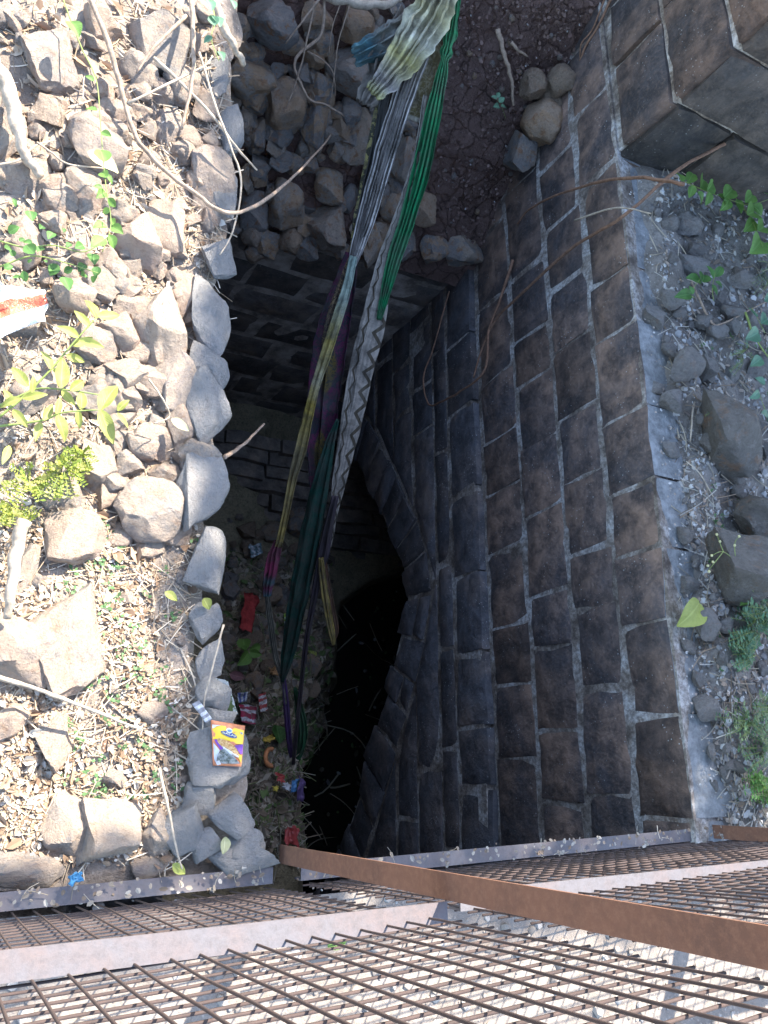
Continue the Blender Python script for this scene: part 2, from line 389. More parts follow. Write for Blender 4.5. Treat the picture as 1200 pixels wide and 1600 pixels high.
# wide ground all round
def qd(x0, x1, y0, y1, z): return [(x0, y0, z), (x1, y0, z), (x1, y1, z), (x0, y1, z)], [(0, 1, 2, 3)]
V, F = join([qd(-60, -1.55, -60, 60, -.08), qd(-1.55, 60, -60, -2.5, -.09), qd(-1.55, 60, 3.62, 60, .05), qd(4.5, 60, -2.5, 3.62, -.07), qd(2.5, 4.5, 3.1, 3.62, -.10), qd(-1.55, .3, 3.3, 3.62, .0)])
tag(mesh('ground', V, F, M['soil_right'], None, False), kind='structure')
# pit floor: rubbish heap falling to a muddy ledge
WZ = -3.45
def xb(y):
    K = [(-2, 2.06), (-.46, 2.05), (-.04, 2.11), (.04, 2.21), (.29, 2.36), (.56, 2.43), (.90, 2.43), (1.17, 2.49), (1.36, 2.73), (1.52, 3.16), (1.69, 4.7)]
    for (a, p), (b, q) in zip(K, K[1:]):
        if y <= b: return p + (q - p) * (y - a) / (b - a)
    return 4.9
def hM(x, y):
    top = -2.05 - 1.05 * sst(-.2, 1.5, y) + .10 * nz(x * 3, y * 3, 2) + .04 * nz(x * 10, y * 10) - .15 * max(0, x - 1.4)
    led = -3.30 + .05 * nz(x * 4, y * 4, 7)
    e = 1.66 + .36 * sst(.05, 1.0, y) + .06 * nz(y * 4, 3)
    k = sst(e - .05, e + .5, x); z = top * (1 - k) + led * k
    b = xb(y) + .05 * nz(y * 7, 1)
    return z - .4 * sst(b - .10, b + .16, x)
hp = grid_mesh('rubbish_heap', lin(.5, 5.4, 150), lin(-1.2, 2.5, 120), hM, None); tag(hp, kind='structure')
t = NT('heap_dirt', 0.95, 0.15)
zz = t.sep(t.pos)[2]; n = t.noise(t.pos, 12, 6, .7); n2 = t.noise(t.pos, 70, 5, .7)
c1 = t.mix(t.ramp(n, [(.35, 0.0), (.65, 1.0)]), (.13, .11, .088), (.25, .21, .165)); c2 = t.mix(t.ramp(n, [(.35, 0.0), (.65, 1.0)]), (.21, .175, .105), (.34, .28, .18))
c = t.mix(t.ramp(t.math('ADD', t.math('MULTIPLY', zz, -.5), t.math('MULTIPLY', n, .3)), [(0.0, 0.0), (1.0, 1.0)]), c1, c2)
c = t.mix(t.ramp(n2, [(.48, 0.0), (.7, .7)]), c, (.055, .047, .036)); t.color(c); t.bump([(n2, .8, .02)]); hp.data.materials.append(t.m)
t = NT('dark_water', .06, .5); t.color((.012, .012, .010)); t.bump([(t.noise(t.pos, 6, 3), .08, .01)])
V, F = qd(1.9, 7.5, -1.4, 2.4, WZ); tag(mesh('water', V, F, t.m, None, False), kind='structure')
# ================================================================== MASONRY
fR = lambda u, v: Vector((XR, u, v))                 # right wall: u = world Y, v = z
nR = Vector((-1, 0, 0))
CY = .87
_K = [(-1.0, -3.45), (-.72, -2.93), (-.43, -2.55), (-.10, -2.28), (.16, -2.12), (.385, -1.97), (.60, -1.86), (.87, -1.735), (1.075, -1.79), (1.30, -1.94), (1.54, -2.10), (1.75, -2.25), (1.985, -2.45), (2.22, -2.88), (2.34, -3.45)]
ARC = [Vector((p.x, p.y)) for p in catmull([(a, b, 0) for a, b in _K], 8)]
ANM = []
for i in range(len(ARC)):
    d = ARC[min(i + 14, len(ARC) - 1)] - ARC[max(i - 14, 0)]; ANM.append(Vector((-d.y, d.x)).normalized())
ATP = max(range(len(ARC)), key=lambda i: ARC[i].y)
EXT = [p + n_ * .28 for p, n_ in zip(ARC, ANM)]
ETP = max(range(len(EXT)), key=lambda i: EXT[i].y)
def cross_y(C, top, v, sgn):
    rng = range(top, len(C) - 1) if sgn > 0 else range(top, 0, -1)
    if v >= C[top].y: return C[top].x
    for i in rng:
        a, b = C[i], C[i + sgn]
        if a.y >= v >= b.y and a.y != b.y: return a.x + (b.x - a.x) * (a.y - v) / (a.y - b.y)
    return C[-1].x if sgn > 0 else C[0].x
def arc_z(y):
    if y <= ARC[0].x or y >= ARC[-1].x: return -5.5
    for a, b in zip(ARC, ARC[1:]):
        if a.x <= y <= b.x and a.x != b.x: return a.y + (b.y - a.y) * (y - a.x) / (b.x - a.x)
    return -5.5
wallR = empty('stone_wall', (XR, .8, -5.4), 'tall dark brown stone block wall with an arch low down, right of the pit', 'wall')
J = {0: [2.38, 1.87, 1.62, 1.27, .99, .74, .49, .18, -.14], 1: [2.64, 2.31, 2.0, 1.71, 1.39, 1.11, .8, .59, .29, -.07],
     2: [2.21, 1.89, 1.66, 1.35, 1.04, .7, .48, .16, -.1], 3: [2.2, 1.78, 1.48, 1.22, .94, .6, .35, .06], 4: [2.1, 1.72, 1.28, .88, .51, .19, -.06]}
ZS = [0, -.24, -.49, -.75, -1.03, -1.27, -1.41]
YMIN, YMAX = -1.3, 4.2
def fill(js, lo, hi, a=.26, b=.46):
    js = sorted(js); out = list(js)
    if not out: out = [lo + U(0, .3)]
    while out[0] > lo + .5: out.insert(0, out[0] - U(a, b))
    while out[-1] < hi - .5: out.append(out[-1] + U(a, b))
    return [lo] + [k for k in out if lo + .1 < k < hi - .1] + [hi]
for ci in range(6):
    z1, z0 = ZS[ci], ZS[ci + 1]
    js = fill(J.get(ci, []), YMIN if ci else -.28, YMAX if ci < 1 else 3.6, *( (.3, .5) if ci < 5 else (.35, .7)))
    up = ci < 4; off = 0.0 if up else .035
    for a, b in zip(js, js[1:]):
        jt = U(-.012, .012)
        q = [(a, z0), (b, z0), (b + jt, z1), (a + jt, z1)]
        f = (lambda u, v, o=off: Vector((XR - o, u, v)))
        dep = U(.20, .30) if ci == 0 else .16
        if ci == 0: q = [(a, z0), (b, z0), (b, .0 + U(-.012, .006)), (a, .0 + U(-.012, .006))]
        ob_ = block('stone_block', q, f, nR, dep if up else .22, M['wall_up'] if ci < 4 else M['wall_low'], wallR, .0045, U(-.004, .002), .0115 if ci else .010, 6, 4, .007, .38 if ci < 4 else .75)
        if ci == 0:
            ob_.data.materials.append(M['coping_top'])
            for pg in ob_.data.polygons:
                if abs(pg.normal.z) > .6 and pg.center.z > -.06: pg.material_index = 1
# spandrels beside the arch ring
z = -1.41
while z > -3.3:
    hgt = U(.2, .26); z0 = z - hgt
    for sgn, lim in ((1, 2.62), (-1, -1.3)):
        e1 = cross_y(EXT, ETP, z, sgn); e0 = cross_y(EXT, ETP, z0, sgn)
        js = [0.0]; tot = abs(lim - e1)
        L = []
        x1, x0 = e1, e0
        first = True
        while True:
            st = U(.24, .42)
            nx = (x0 if (x0 - x1) * sgn > 0 else x1) + sgn * st if first else x1 + sgn * st
            if (lim - nx) * sgn < .12: nx = lim
            if (nx - x1) * sgn > .05 and (nx - x0) * sgn > .05:
                q = [(x0, z0), (nx, z0), (nx, z), (x1, z)] if sgn > 0 else [(nx, z0), (x0, z0), (x1, z), (nx, z)]
                block('stone_block', q, lambda u, v: Vector((XR - .035, u, v)), nR, .22, M['wall_low'], wallR, .007, U(-.004, .004), .010, 6, 4, .007, .8)
            x0 = x1 = nx; first = False
            if nx == lim: break
    z = z0
# arch ring
i0 = 0
def ring_pt(i, r): return tuple(ARC[i] + ANM[i] * r)
seg_len = (ARC[1] - ARC[0]).length
while i0 < len(ARC) - 1:
    tgt = U(.13, .20); i1 = i0; acc = 0
    while i1 < len(ARC) - 1 and acc < tgt: acc += (ARC[i1 + 1] - ARC[i1]).length; i1 += 1
    r0, r1 = U(-.03, .03), .28 + U(-.02, .005)
    cuts = [r0, U(.11, .17), r1] if U(0, 1) < .15 else [r0, r1]
    for s0, s1 in zip(cuts, cuts[1:]):
        block('voussoir', [ring_pt(i0, s0), ring_pt(i1, s0), ring_pt(i1, s1), ring_pt(i0, s1)], lambda u, v: Vector((XR - .04, u, v)), nR, .3, M['wall_low'], wallR, .011, U(-.006, .008), .010, 5, 5, .008, 1.0)
    i0 = i1
# mortar core of the right wall
ys = lin(YMIN, 3.7, 120); V, F = [], []
for y in ys:
    zb = arc_z(y) + .03
    V += [(XR - .003, y, -1.06), (XR - .003, y, -.006 if y > -.25 else -.12), (XR + .4, y, -.08 if y > -.25 else -.14), (XR + .4, y, zb), (XR - .038, y, zb), (XR - .038, y, -1.065)]
for i in range(len(ys) - 1):
    for k in range(6):
        a, b = i * 6 + k, i * 6 + (k + 1) % 6; F.append((a, b, b + 6, a + 6))
mesh('mortar', V, F, M['mortar'], wallR, False)
# barrel vault behind the arch
V, F = [], []
for x in (XR + .02, 3.2, 4.6, 7.6):
    prof = [(ARC[0].x, -5.6)] + [tuple(ARC[k] + ANM[k] * .03) for k in range(0, len(ARC), 4)] + [(ARC[-1].x, -5.6)]
    V += [(x, p, q) for p, q in prof]
n = len(prof)
for j in range(3):
    for k in range(n - 1): F.append((j * n + k, j * n + k + 1, j * n + n + k + 1, j * n + n + k))
F.append(tuple(3 * n + k for k in range(n)))
mesh('vault', V, F, M['wall_back'], wallR, True, 60)
# rough courses of the vault's side wall, seen through the arch
z = -3.2
while z > -5.5:
    z0 = z - U(.22, .29); x = XR + .1
    while x < 5.6:
        x1 = x + U(.35, .8)
        block('stone_block', [(x, z0), (x1, z0), (x1, z), (x, z)], lambda u, v: Vector((u, 2.30, v)), Vector((0, -1, 0)), .2, M['wall_slab'], wallR, .02, U(.0, .05), .02, 6, 4, .03)
        x = x1
    z = z0
# rough slab courses stepping down to the ledge
k = 0
while k < 8:
    x = 1.0 + U(0, .3); y0 = 1.50 + .085 * k; zt = -3.30 + .05 * k
    while x < 4.4:
        x1 = x + U(.35, .8); V, F = box_data((x + .01, y0 + U(-.02, .02), zt - .25), (x1 - .01, 2.2, zt + U(-.012, .012)))
        bm = bmesh.new(); me = bpy.data.meshes.new('slab'); me.from_pydata(V, [], F); bm.from_mesh(me); bmesh.ops.recalc_face_normals(bm, faces=bm.faces); bmesh.ops.subdivide_edges(bm, edges=bm.edges, cuts=3, use_grid_fill=True)
        for v in bm.verts: v.co += Vector((nz(v.co.x * 6, v.co.y * 6, v.co.z * 6), nz(v.co.x * 6, v.co.z * 9, 5), nz(v.co.x * 7, v.co.y * 7, 9))) * .022
        bm.to_mesh(me); bm.free(); me.polygons.foreach_set('use_smooth', [True] * len(me.polygons)); me.set_sharp_from_angle(angle=math.radians(50)); link('slab', me, M['wall_slab'], wallR)
        x = x1
    k += 1
# back wall
fB = lambda u, v: Vector((u, YB, v)); nB = Vector((0, -1, 0))
wallB = empty('stone_wall', (1.3, YB, -5.4), 'black stone block wall across the far end of the pit under the rubble', 'wall')
z = -1.02
row = 0
while z > -5.3:
    z0 = z - U(.225, .27); tl = -.045
    x = .30 + U(0, .25)
    js = [.3]
    while js[-1] < XR - .45: js.append(js[-1] + U(.28, .48))
    js.append(XR + .02)
    for a, b in zip(js, js[1:]):
        block('stone_block', [(a, z0), (b, z0), (b, z + (U(-.05, .03) if row == 0 else 0)), (a, z + (U(-.05, .03) if row == 0 else 0))], fB, nB, .2, M['wall_back'], wallB, .005, U(-.007, .002), .0125, 6, 4)
    z = z0; row += 1
V, F = box_data((.28, YB - .0055, -5.5), (XR + .05, YB + .5, -1.06)); mesh('mortar', V, F, M['mortar_pale'], wallB, False)
# wall below the left bank and below the fence (their faces look away from the photograph)
wallL = empty('stone_wall', (XL, .8, -5.4), 'stone wall dropping into the pit below the sunlit left bank', 'wall')
z = -.12
while z > -4.2:
    z0 = z - U(.24, .3); y = -.9
    while y < 2.5:
        y1 = y + U(.35, .6); block('stone_block', [(y1, z0), (y, z0), (y, z), (y1, z)], lambda u, v: Vector((XL, u, v)), Vector((1, 0, 0)), .2, M['wall_low'], wallL, .012); y = y1
    z = z0
V, F = box_data((XL - .6, -1.0, -5.5), (XL - .008, 3.3, -.14)); mesh('mortar', V, F, M['mortar'], wallL, False)
wallF = empty('stone_wall', (1.3, -.95, -5.4), 'stone wall of the pit below the wire mesh fence', 'wall')
z = -.3
while z > -3.6:
    z0 = z - U(.24, .3); x = .4
    while x < 2.2:
        x1 = x + U(.35, .6); block('stone_block', [(x1, z0), (x, z0), (x, z), (x1, z)], lambda u, v: Vector((u, -.95, v)), Vector((0, 1, 0)), .2, M['wall_low'], wallF, .012); x = x1
    z = z0
V, F = box_data((.4, -1.5, -5.5), (2.3, -.956, -.12)); mesh('mortar', V, F, M['mortar'], wallF, False)
# taller pier at the top right
YP = 2.40
pier = empty('stone_pier', (2.6, 3.0, -.1), 'tall dark grey stone block pier rising behind the coping at upper right', 'pier')
rows = [(.02, .29), (.29, .56), (.56, .86), (.86, 1.16), (1.16, 1.5), (1.5, 1.9)]
for ri, (z0, z1) in enumerate(rows):
    js = [YP]
    while js[-1] < 4.0: js.append(js[-1] + U(.3, .5))
    for a, b in zip(js, js[1:]):
        block('stone_block', [(a, z0), (b, z0), (b, z1), (a, z1)], lambda u, v: Vector((XR + .005, u, v)), nR, .16, M['wall_up'], pier, .012, U(-.004, .006), .012)
    x = XR + .02; first = True
    while x < 4.6:
        x1 = x + (U(.3, .42) + (.12 if ri % 2 else 0) if first else U(.32, .6)); first = False
        block('stone_block', [(x, z0 - (.05 if ri == 0 else 0)), (x1, z0 - (.05 if ri == 0 else 0)), (x1, z1), (x, z1)], lambda u, v: Vector((u, YP, v)), nB, .16, M['wall_pier'] if 'wall_pier' in M else M['wall_up'], pier, .02, U(-.004, .012), .012)
        x = x1
V, F = box_data((XR + .012, YP + .012, -.2), (4.6, 4.1, 1.88)); mesh('mortar', V, F, M['mortar'], pier, False)
# ================================================================== WIRE MESH FENCE
fence = empty('mesh_fence', (.74, -.19, 0), 'rusty wire mesh fence on angle iron posts along the bottom of the photo', 'fence')
def fy(x, z): return -.222 + .026 * x - .004 * z                  # the fence plane leans a hair
def lbar(name, A, B, wy, wz, mat, th=.004):
    """angle iron: flat leg on top (width wy towards -Y), upright leg behind"""
    A, B = Vector(A), Vector(B); V, F = [], []
    for p in (A, B):
        for dy, dz in ((0, 0), (-wy, 0), (-wy, -wz), (-wy + th, -wz), (-wy + th, -th), (0, -th)): V.append(p + Vector((0, dy, dz)))
    for k in range(6): F.append((k, (k + 1) % 6, (k + 1) % 6 + 6, k + 6))
    F += [(5, 4, 3, 2, 1, 0), (6, 7, 8, 9, 10, 11)]
    return mesh(name, V, F, mat, fence, False)
def fr(x, z, o=0.0): return (x, fy(x, z) + o, z)
lbar('rail', fr(-.9, .05), fr(.72, .0), .035, .04, M['rail'])
lbar('rail', fr(.79, .0), fr(2.9, -.04), .035, .04, M['rail'])
lbar('rail', (-.9, -.187, .90), (.735, -.190, .725), .034, .035, M['rail'])
lbar('rail', (.785, -.183, .685), (2.9, -.178, .52), .030, .035, M['rail'])
lbar('rail', (-.9, -.186, 1.56), (.735, -.188, 1.52), .030, .035, M['rail'])
lbar('rail', (.785, -.18, 1.5), (2.9, -.175, 1.42), .030, .035, M['rail'])
def post(x, tilt, z0=-.02):
    V, F = [], []
    for zz_, o in ((z0, 0), (1.6, tilt)):
        for dx, dy in ((0, 0), (0, -.040), (.040, -.040), (.040, -.035), (.005, -.035), (.005, 0)): V.append((x + dx, -.158 + o + dy, zz_))
    for k in range(6): F.append((k, (k + 1) % 6, (k + 1) % 6 + 6, k + 6))
    F += [(5, 4, 3, 2, 1, 0), (6, 7, 8, 9, 10, 11)]
    return mesh('post', V, F, M['rust'], fence, False)
post(.742, .018)
V, F = [], []
post(2.19, .012)
for (xa, xb_, dz) in ((-.9, .735, 0.0), (.79, 2.9, -.02)):
    x = xa + .02
    while x < xb_:
        j = U(-.003, .003); P = [Vector((x + j + nz(x * 9, z_ * 5) * .003, -.262 + .026 * x + nz(x * 7, z_ * 6, 4) * .003 + .045 * z_, z_)) for z_ in lin(0.0, 1.52, 10)]
        V, F = tube_data(P, .0019, 5); mesh('wire', V, F, M['wire'], fence)
        x += .0405
    z_ = .035
    while z_ < 1.5:
        P = [Vector((x_, -.2665 + .026 * x_ + nz(x_ * 7, z_ * 6, 4) * .003 + .045 * z_, z_ - (x_ - .74) * .08 + dz + nz(x_ * 5, z_ * 9, 8) * .003)) for x_ in lin(xa, xb_, 14)]
        V, F = tube_data(P, .0019, 5); mesh('wire', V, F, M['wire'], fence)
        z_ += .0405
# ================================================================== RUBBLE
def put(px0, py0, px1, py1, src, mat, name='stone', parent=None, th=.5, z=0.0, hf=None, sink=.35, rz=None, where='flat'):
    cx, cy = (px0 + px1) / 2, (py0 + py1) / 2
    if where == 'slope':
        c = on_slope(cx, cy); a = on_slope(px0, cy); b = on_slope(px1, cy); d = on_slope(cx, py0); e = on_slope(cx, py1)
        sx = abs(b.x - a.x) / 2; sy = (d - e).length / 2; t_ = th * min(sx, sy) * 1.6
        o = rock(name, src, c + SN * t_ * (1 - sink * 2), (sx * 1.05, sy * 1.05, t_), 0, (0, 0), mat, parent)
        o.rotation_euler = (math.radians(55), 0, 0); return o
    if hf: z = march(cx, cy, hf).z
    f_ = lambda x, y: at(x, y, 2, z + .03)
    c = f_(cx, cy); sx = abs(f_(px1, cy).x - f_(px0, cy).x) / 2; sy = abs(f_(cx, py0).y - f_(cx, py1).y) / 2
    t_ = th * min(sx, sy) * 1.5
    if hf is hM or (hf and hf.__name__ == '<lambda>'): sy = min(sy, sx * 1.5)
    if rz is None: rz = R_.choice((0, math.pi))
    return rock(name, src, Vector((c.x, c.y, z + t_ * (1 - 2 * sink))), (sx * 1.06, sy * 1.06, t_), rz, (U(-.12, .12), U(-.12, .12)), mat, parent)
# flat-topped stones along the lip of the left bank
for q in [(300, 428, 369, 560), (298, 535, 366, 612), (285, 575, 375, 695), (262, 685, 361, 835), (290, 822, 361, 945), (312, 990, 364, 1066), (308, 1052, 362, 1112), (318, 1095, 374, 1150), (300, 940, 356, 1004), (290, 1135, 398, 1245), (322, 1238, 404, 1312), (330, 1318, 442, 1372), (316, 940, 352, 1000), (318, 365, 378, 432), (330, 230, 372, 332), (345, 150, 386, 235), (318, 70, 372, 150), (255, 1255, 330, 1345), (296, 1290, 352, 1350), (360, 1296, 420, 1350), (288, 1210, 345, 1275)]:
    put(*q, SLAB, M['rock_cope'], 'stone', bank, .42, 0.0, None, .36)
# bigger sunlit stones
for q, s in [((182, 742, 303, 848), RND), ((222, 545, 316, 652), ANG), ((198, 440, 306, 585), ANG), ((85, 415, 168, 484), ANG), ((272, 418, 326, 497), ANG), ((236, 713, 292, 759), RND), ((168, 330, 268, 422), ANG),
             ((28, 28, 138, 142), SLAB), ((-20, 130, 55, 250), SLAB), ((104, 168, 202, 262), ANG), ((100, 255, 165, 330), ANG), ((0, 232, 80, 300), ANG), ((60, 278, 125, 332), RND), ((50, 140, 110, 190), ANG), ((185, 60, 250, 130), RND), ((200, 20, 300, 110), ANG),
             ((296, 228, 372, 335), ANG), ((300, 120, 345, 180), ANG), ((230, 310, 300, 400), ANG), ((48, 905, 176, 1102), SLAB), ((-40, 950, 86, 1074), SLAB), ((24, 828, 66, 955), SLAB), ((64, 795, 172, 892), SLAB), ((-15, 1088, 52, 1155), ANG),
             ((58, 1100, 128, 1205), ANG), ((58, 1232, 158, 1352), SLAB), ((122, 1248, 228, 1352), SLAB), ((218, 1262, 278, 1348), ANG), ((-30, 1328, 112, 1398), SLAB), ((165, 1190, 205, 1235), ANG), ((218, 1090, 266, 1130), RND), ((210, 1330, 275, 1375), ANG),
             ((0, 330, 70, 410), ANG), ((110, 500, 185, 560), ANG), ((120, 690, 190, 760), ANG), ((60, 720, 130, 800), ANG), ((10, 560, 90, 650), ANG), ((170, 590, 232, 640), ANG), ((200, 650, 262, 715), ANG), ((0, 0, 50, 45), ANG), ((120, 0, 200, 60), ANG), ((230, 160, 290, 230), ANG), ((0, 460, 70, 530), ANG), ((280, 780, 300, 830), ANG), ((255, 90, 315, 150), RND)]:
    put(*q, s, M['rock_dry'], 'stone', bank, .5, 0, hL, .40)
for _ in range(60):
    px, py = U(150, 320), U(395, 860); s_ = U(14, 34)
    put(px - s_, py - s_ * U(.7, 1.2), px + s_, py + s_ * U(.7, 1.2), R_.choice((ANG, SLAB)), M['rock_dry'], 'stone', bank, .5, 0, hL, .40, U(0, 6.28))
for _ in range(170):
    px, py = U(-20, 345), (U(0, 460) if U(0, 1) < .7 else U(460, 1340)); s_ = U(8, 24) if py < 460 else U(5, 13)
    put(px - s_, py - s_ * U(.7, 1.2), px + s_, py + s_ * U(.7, 1.2), R_.choice((ANG, ANG, RND)), M['rock_dry'], 'stone', bank, .55, 0, hL, .33, U(0, 6.28))
# rubble over the back wall
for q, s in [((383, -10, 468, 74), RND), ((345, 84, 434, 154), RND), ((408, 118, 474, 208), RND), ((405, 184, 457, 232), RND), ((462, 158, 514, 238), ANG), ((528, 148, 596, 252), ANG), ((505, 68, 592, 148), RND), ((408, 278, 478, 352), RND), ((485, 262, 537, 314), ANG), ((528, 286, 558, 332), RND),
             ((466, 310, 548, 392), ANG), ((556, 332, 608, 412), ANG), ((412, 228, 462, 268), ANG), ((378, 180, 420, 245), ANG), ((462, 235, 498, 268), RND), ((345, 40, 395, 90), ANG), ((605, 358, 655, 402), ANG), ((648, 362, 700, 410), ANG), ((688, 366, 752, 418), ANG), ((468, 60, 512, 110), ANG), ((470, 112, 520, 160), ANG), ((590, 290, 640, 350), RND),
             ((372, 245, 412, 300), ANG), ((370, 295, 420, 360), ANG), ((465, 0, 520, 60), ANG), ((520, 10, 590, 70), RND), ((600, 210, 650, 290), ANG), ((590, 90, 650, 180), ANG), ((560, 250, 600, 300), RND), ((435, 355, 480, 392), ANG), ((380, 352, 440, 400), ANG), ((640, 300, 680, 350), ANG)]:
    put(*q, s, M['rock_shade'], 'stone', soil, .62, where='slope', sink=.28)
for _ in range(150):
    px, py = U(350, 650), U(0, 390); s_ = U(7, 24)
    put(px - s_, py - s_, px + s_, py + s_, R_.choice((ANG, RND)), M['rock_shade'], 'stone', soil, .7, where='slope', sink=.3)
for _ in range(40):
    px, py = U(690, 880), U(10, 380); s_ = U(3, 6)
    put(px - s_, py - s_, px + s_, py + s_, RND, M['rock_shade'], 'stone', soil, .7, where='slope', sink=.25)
for q, s, mt, nm, lb in [((845, 92, 888, 152), RND, 'rock_tan', 'cobble', 'smooth oval tan cobble, topmost of the stones on the red soil'), ((806, 104, 843, 156), RND, 'rock_tan', 'cobble', 'small pinkish cobble left of the oval one on the red soil'),
                     ((832, 138, 870, 178), RND, 'rock_tan', 'cobble', 'half hidden tan cobble wedged between the pale pair and the dark stone'), ((805, 150, 873, 222), RND, 'rock_shade', 'boulder', 'rounded dark stone below the tan cobbles on the soil'), ((776, 204, 828, 260), ANG, 'rock_shade', 'boulder', 'angular dark stone sunk in red soil left of the wall')]:
    tag(put(*q, s, M[mt], nm, None, .8, where='slope', sink=.15), lb, 'stone')
# right ground boulders
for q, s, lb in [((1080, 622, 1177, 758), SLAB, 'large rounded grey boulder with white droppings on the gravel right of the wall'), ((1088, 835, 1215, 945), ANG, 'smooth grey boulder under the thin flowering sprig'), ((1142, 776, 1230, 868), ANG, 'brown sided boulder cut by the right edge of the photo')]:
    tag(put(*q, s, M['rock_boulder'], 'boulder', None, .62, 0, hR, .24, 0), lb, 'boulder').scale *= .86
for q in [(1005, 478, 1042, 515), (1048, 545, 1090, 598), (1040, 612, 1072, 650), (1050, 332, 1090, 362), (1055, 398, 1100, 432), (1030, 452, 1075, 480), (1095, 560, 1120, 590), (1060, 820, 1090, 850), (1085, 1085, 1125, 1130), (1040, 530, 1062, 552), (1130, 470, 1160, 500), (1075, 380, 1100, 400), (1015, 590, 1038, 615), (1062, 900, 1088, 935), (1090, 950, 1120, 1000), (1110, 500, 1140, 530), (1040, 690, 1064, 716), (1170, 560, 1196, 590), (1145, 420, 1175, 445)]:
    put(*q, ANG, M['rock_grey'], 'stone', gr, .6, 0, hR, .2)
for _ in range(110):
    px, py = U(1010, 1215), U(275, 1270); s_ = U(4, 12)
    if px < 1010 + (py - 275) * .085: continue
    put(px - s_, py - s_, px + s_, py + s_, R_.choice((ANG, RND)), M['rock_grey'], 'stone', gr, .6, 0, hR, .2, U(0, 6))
# stones on the heap
for _ in range(130):
    px, py = U(355, 505), U(800, 1090); s_ = 4 + 14 * U(0, 1) ** 2; z_ = march(px, py, hM, 1.5, 9).z
    put(px - s_, py - s_, px + s_, py + s_, R_.choice((ANG, RND)), M['rock_shade'] if U(0, 1) < .7 else M['rock_tan'], 'stone', hp, .7, 0, lambda x, y: hM(x, y), .2, U(0, 6))
# ================================================================== LOOSE STUFF
def flakes(name, pts, cols, smin, smax, kind_len=(1.2, 2.6), curl=.5, parent=None):
    V, F, C = [], [], []
    for p, up in pts:
        s_ = U(smin, smax); L = s_ * U(*kind_len); a = U(0, 6.28); tl = U(-.5, .5); tl2 = U(-.5, .5)
        e1 = Vector((math.cos(a), math.sin(a), tl)).normalized(); e2 = Vector((-math.sin(a), math.cos(a), tl2)).normalized(); n_ = e1.cross(e2)
        if up is not None:
            q = Vector((0, 0, 1)).rotation_difference(up); e1.rotate(q); e2.rotate(q); n_.rotate(q)
        c = R_.choice(cols); k = U(.75, 1.2); c = tuple(min(1, v * k) for v in c); b = len(V); cu = U(-curl, curl) * s_
        p = p + n_ * U(.002, .012)
        for u, v, h in ((-.5, 0, 0), (-.2, .5, cu), (.25, .42, cu), (.5, 0, 0), (.25, -.42, cu), (-.2, -.5, cu)):
            V.append(p + e1 * u * L + e2 * v * s_ + n_ * h); C.append(c)
        F += [(b, b + 1, b + 2, b + 3), (b, b + 3, b + 4, b + 5)]
    return tag(mesh(name, V, F, M['litter'], parent, False, cols=C), kind='stuff')
def straws(name, pts, cols, lmin, lmax, rad=.0012, parent=None):
    V, F, C = [], [], []
    for p, up in pts:
        L = U(lmin, lmax); a = U(0, 6.28); d = Vector((math.cos(a), math.sin(a), U(-.1, .35)))
        if up is not None: d.rotate(Vector((0, 0, 1)).rotation_difference(up))
        b_ = Vector((U(-1, 1), U(-1, 1), U(-.2, .5))) * L * .25; c = R_.choice(cols); k = U(.7, 1.2); c = tuple(min(1, v * k) for v in c)
        P = [p - d * L * .5, p + b_ * .6, p + d * L * .5 + b_ * .2]; P = catmull(P, 3)
        v, f = tube_data(P, rad * U(.6, 1.5), 3); o = len(V); V += v; F += [tuple(i + o for i in q) for q in f]; C += [c] * len(v)
    return tag(mesh(name, V, F, M['litter'], parent, False, cols=C), kind='stuff')
TAN = [(.42, .33, .235), (.36, .26, .17), (.50, .42, .32), (.27, .185, .12), (.19, .125, .08), (.54, .48, .40), (.30, .21, .14)]
def scatter_px(n, x0, x1, y0, y1, hf, cond=None):
    out = []
    while len(out) < n:
        px, py = U(x0, x1), U(y0, y1)
        if cond and not cond(px, py): n -= .35; continue
        p = march(px, py, hf, .5, 9)
        if hf is hL and p.x > .50: continue
        if hf is hM and abs(hM(p.x + .06, p.y) - p.z) > .10 and U(0, 1) < .85: n -= .5; continue
        out.append((p, None))
    return out
lefts = scatter_px(4600, 0, 345, 820, 1350, hL) + scatter_px(900, 0, 350, 380, 830, hL) + scatter_px(700, 0, 350, 0, 400, hL)
flakes('dry_leaf_litter', [q for q in lefts if nz(q[0].x * 7, q[0].y * 7, 1) > -.25], TAN, .003, .011)
flakes('leaf_dust', scatter_px(6500, 0, 345, 400, 1350, hL), TAN, .0015, .004)
flakes('curled_dead_leaves', [q for q in scatter_px(330, 0, 345, 0, 1350, hL)], [(.34, .24, .16), (.44, .35, .26), (.24, .155, .10), (.50, .44, .36)], .012, .026, (1.3, 2.2), .8)
straws('dry_straw', scatter_px(900, 0, 345, 820, 1350, hL) + scatter_px(1100, 0, 350, 0, 830, hL) + scatter_px(700, 190, 350, 60, 400, hL), TAN[:3] + [(.62, .52, .40)], .03, .14, .0013)
copes = [(Vector((XR + U(.02, .2) , y_, .004)), None) for y_ in (U(-.15, 2.3) for _ in range(420))]
rights = scatter_px(2600, 1005, 1215, 270, 1290, hR, lambda x, y: x > 1018 + (y - 275) * .085)
flakes('coping_litter', copes, [(.34, .28, .23), (.24, .2, .16), (.40, .38, .35)], .003, .009, (1, 1.8), .4)
flakes('ground_litter', rights, [(.34, .27, .21), (.25, .19, .14), (.44, .39, .33), (.38, .36, .34), (.18, .145, .12)], .004, .017)
straws('ground_straw', scatter_px(620, 1005, 1215, 270, 1290, hR, lambda x, y: x > 1015 + (y - 275) * .085), [(.36, .30, .22), (.26, .19, .13), (.40, .36, .30)], .04, .2, .0016)
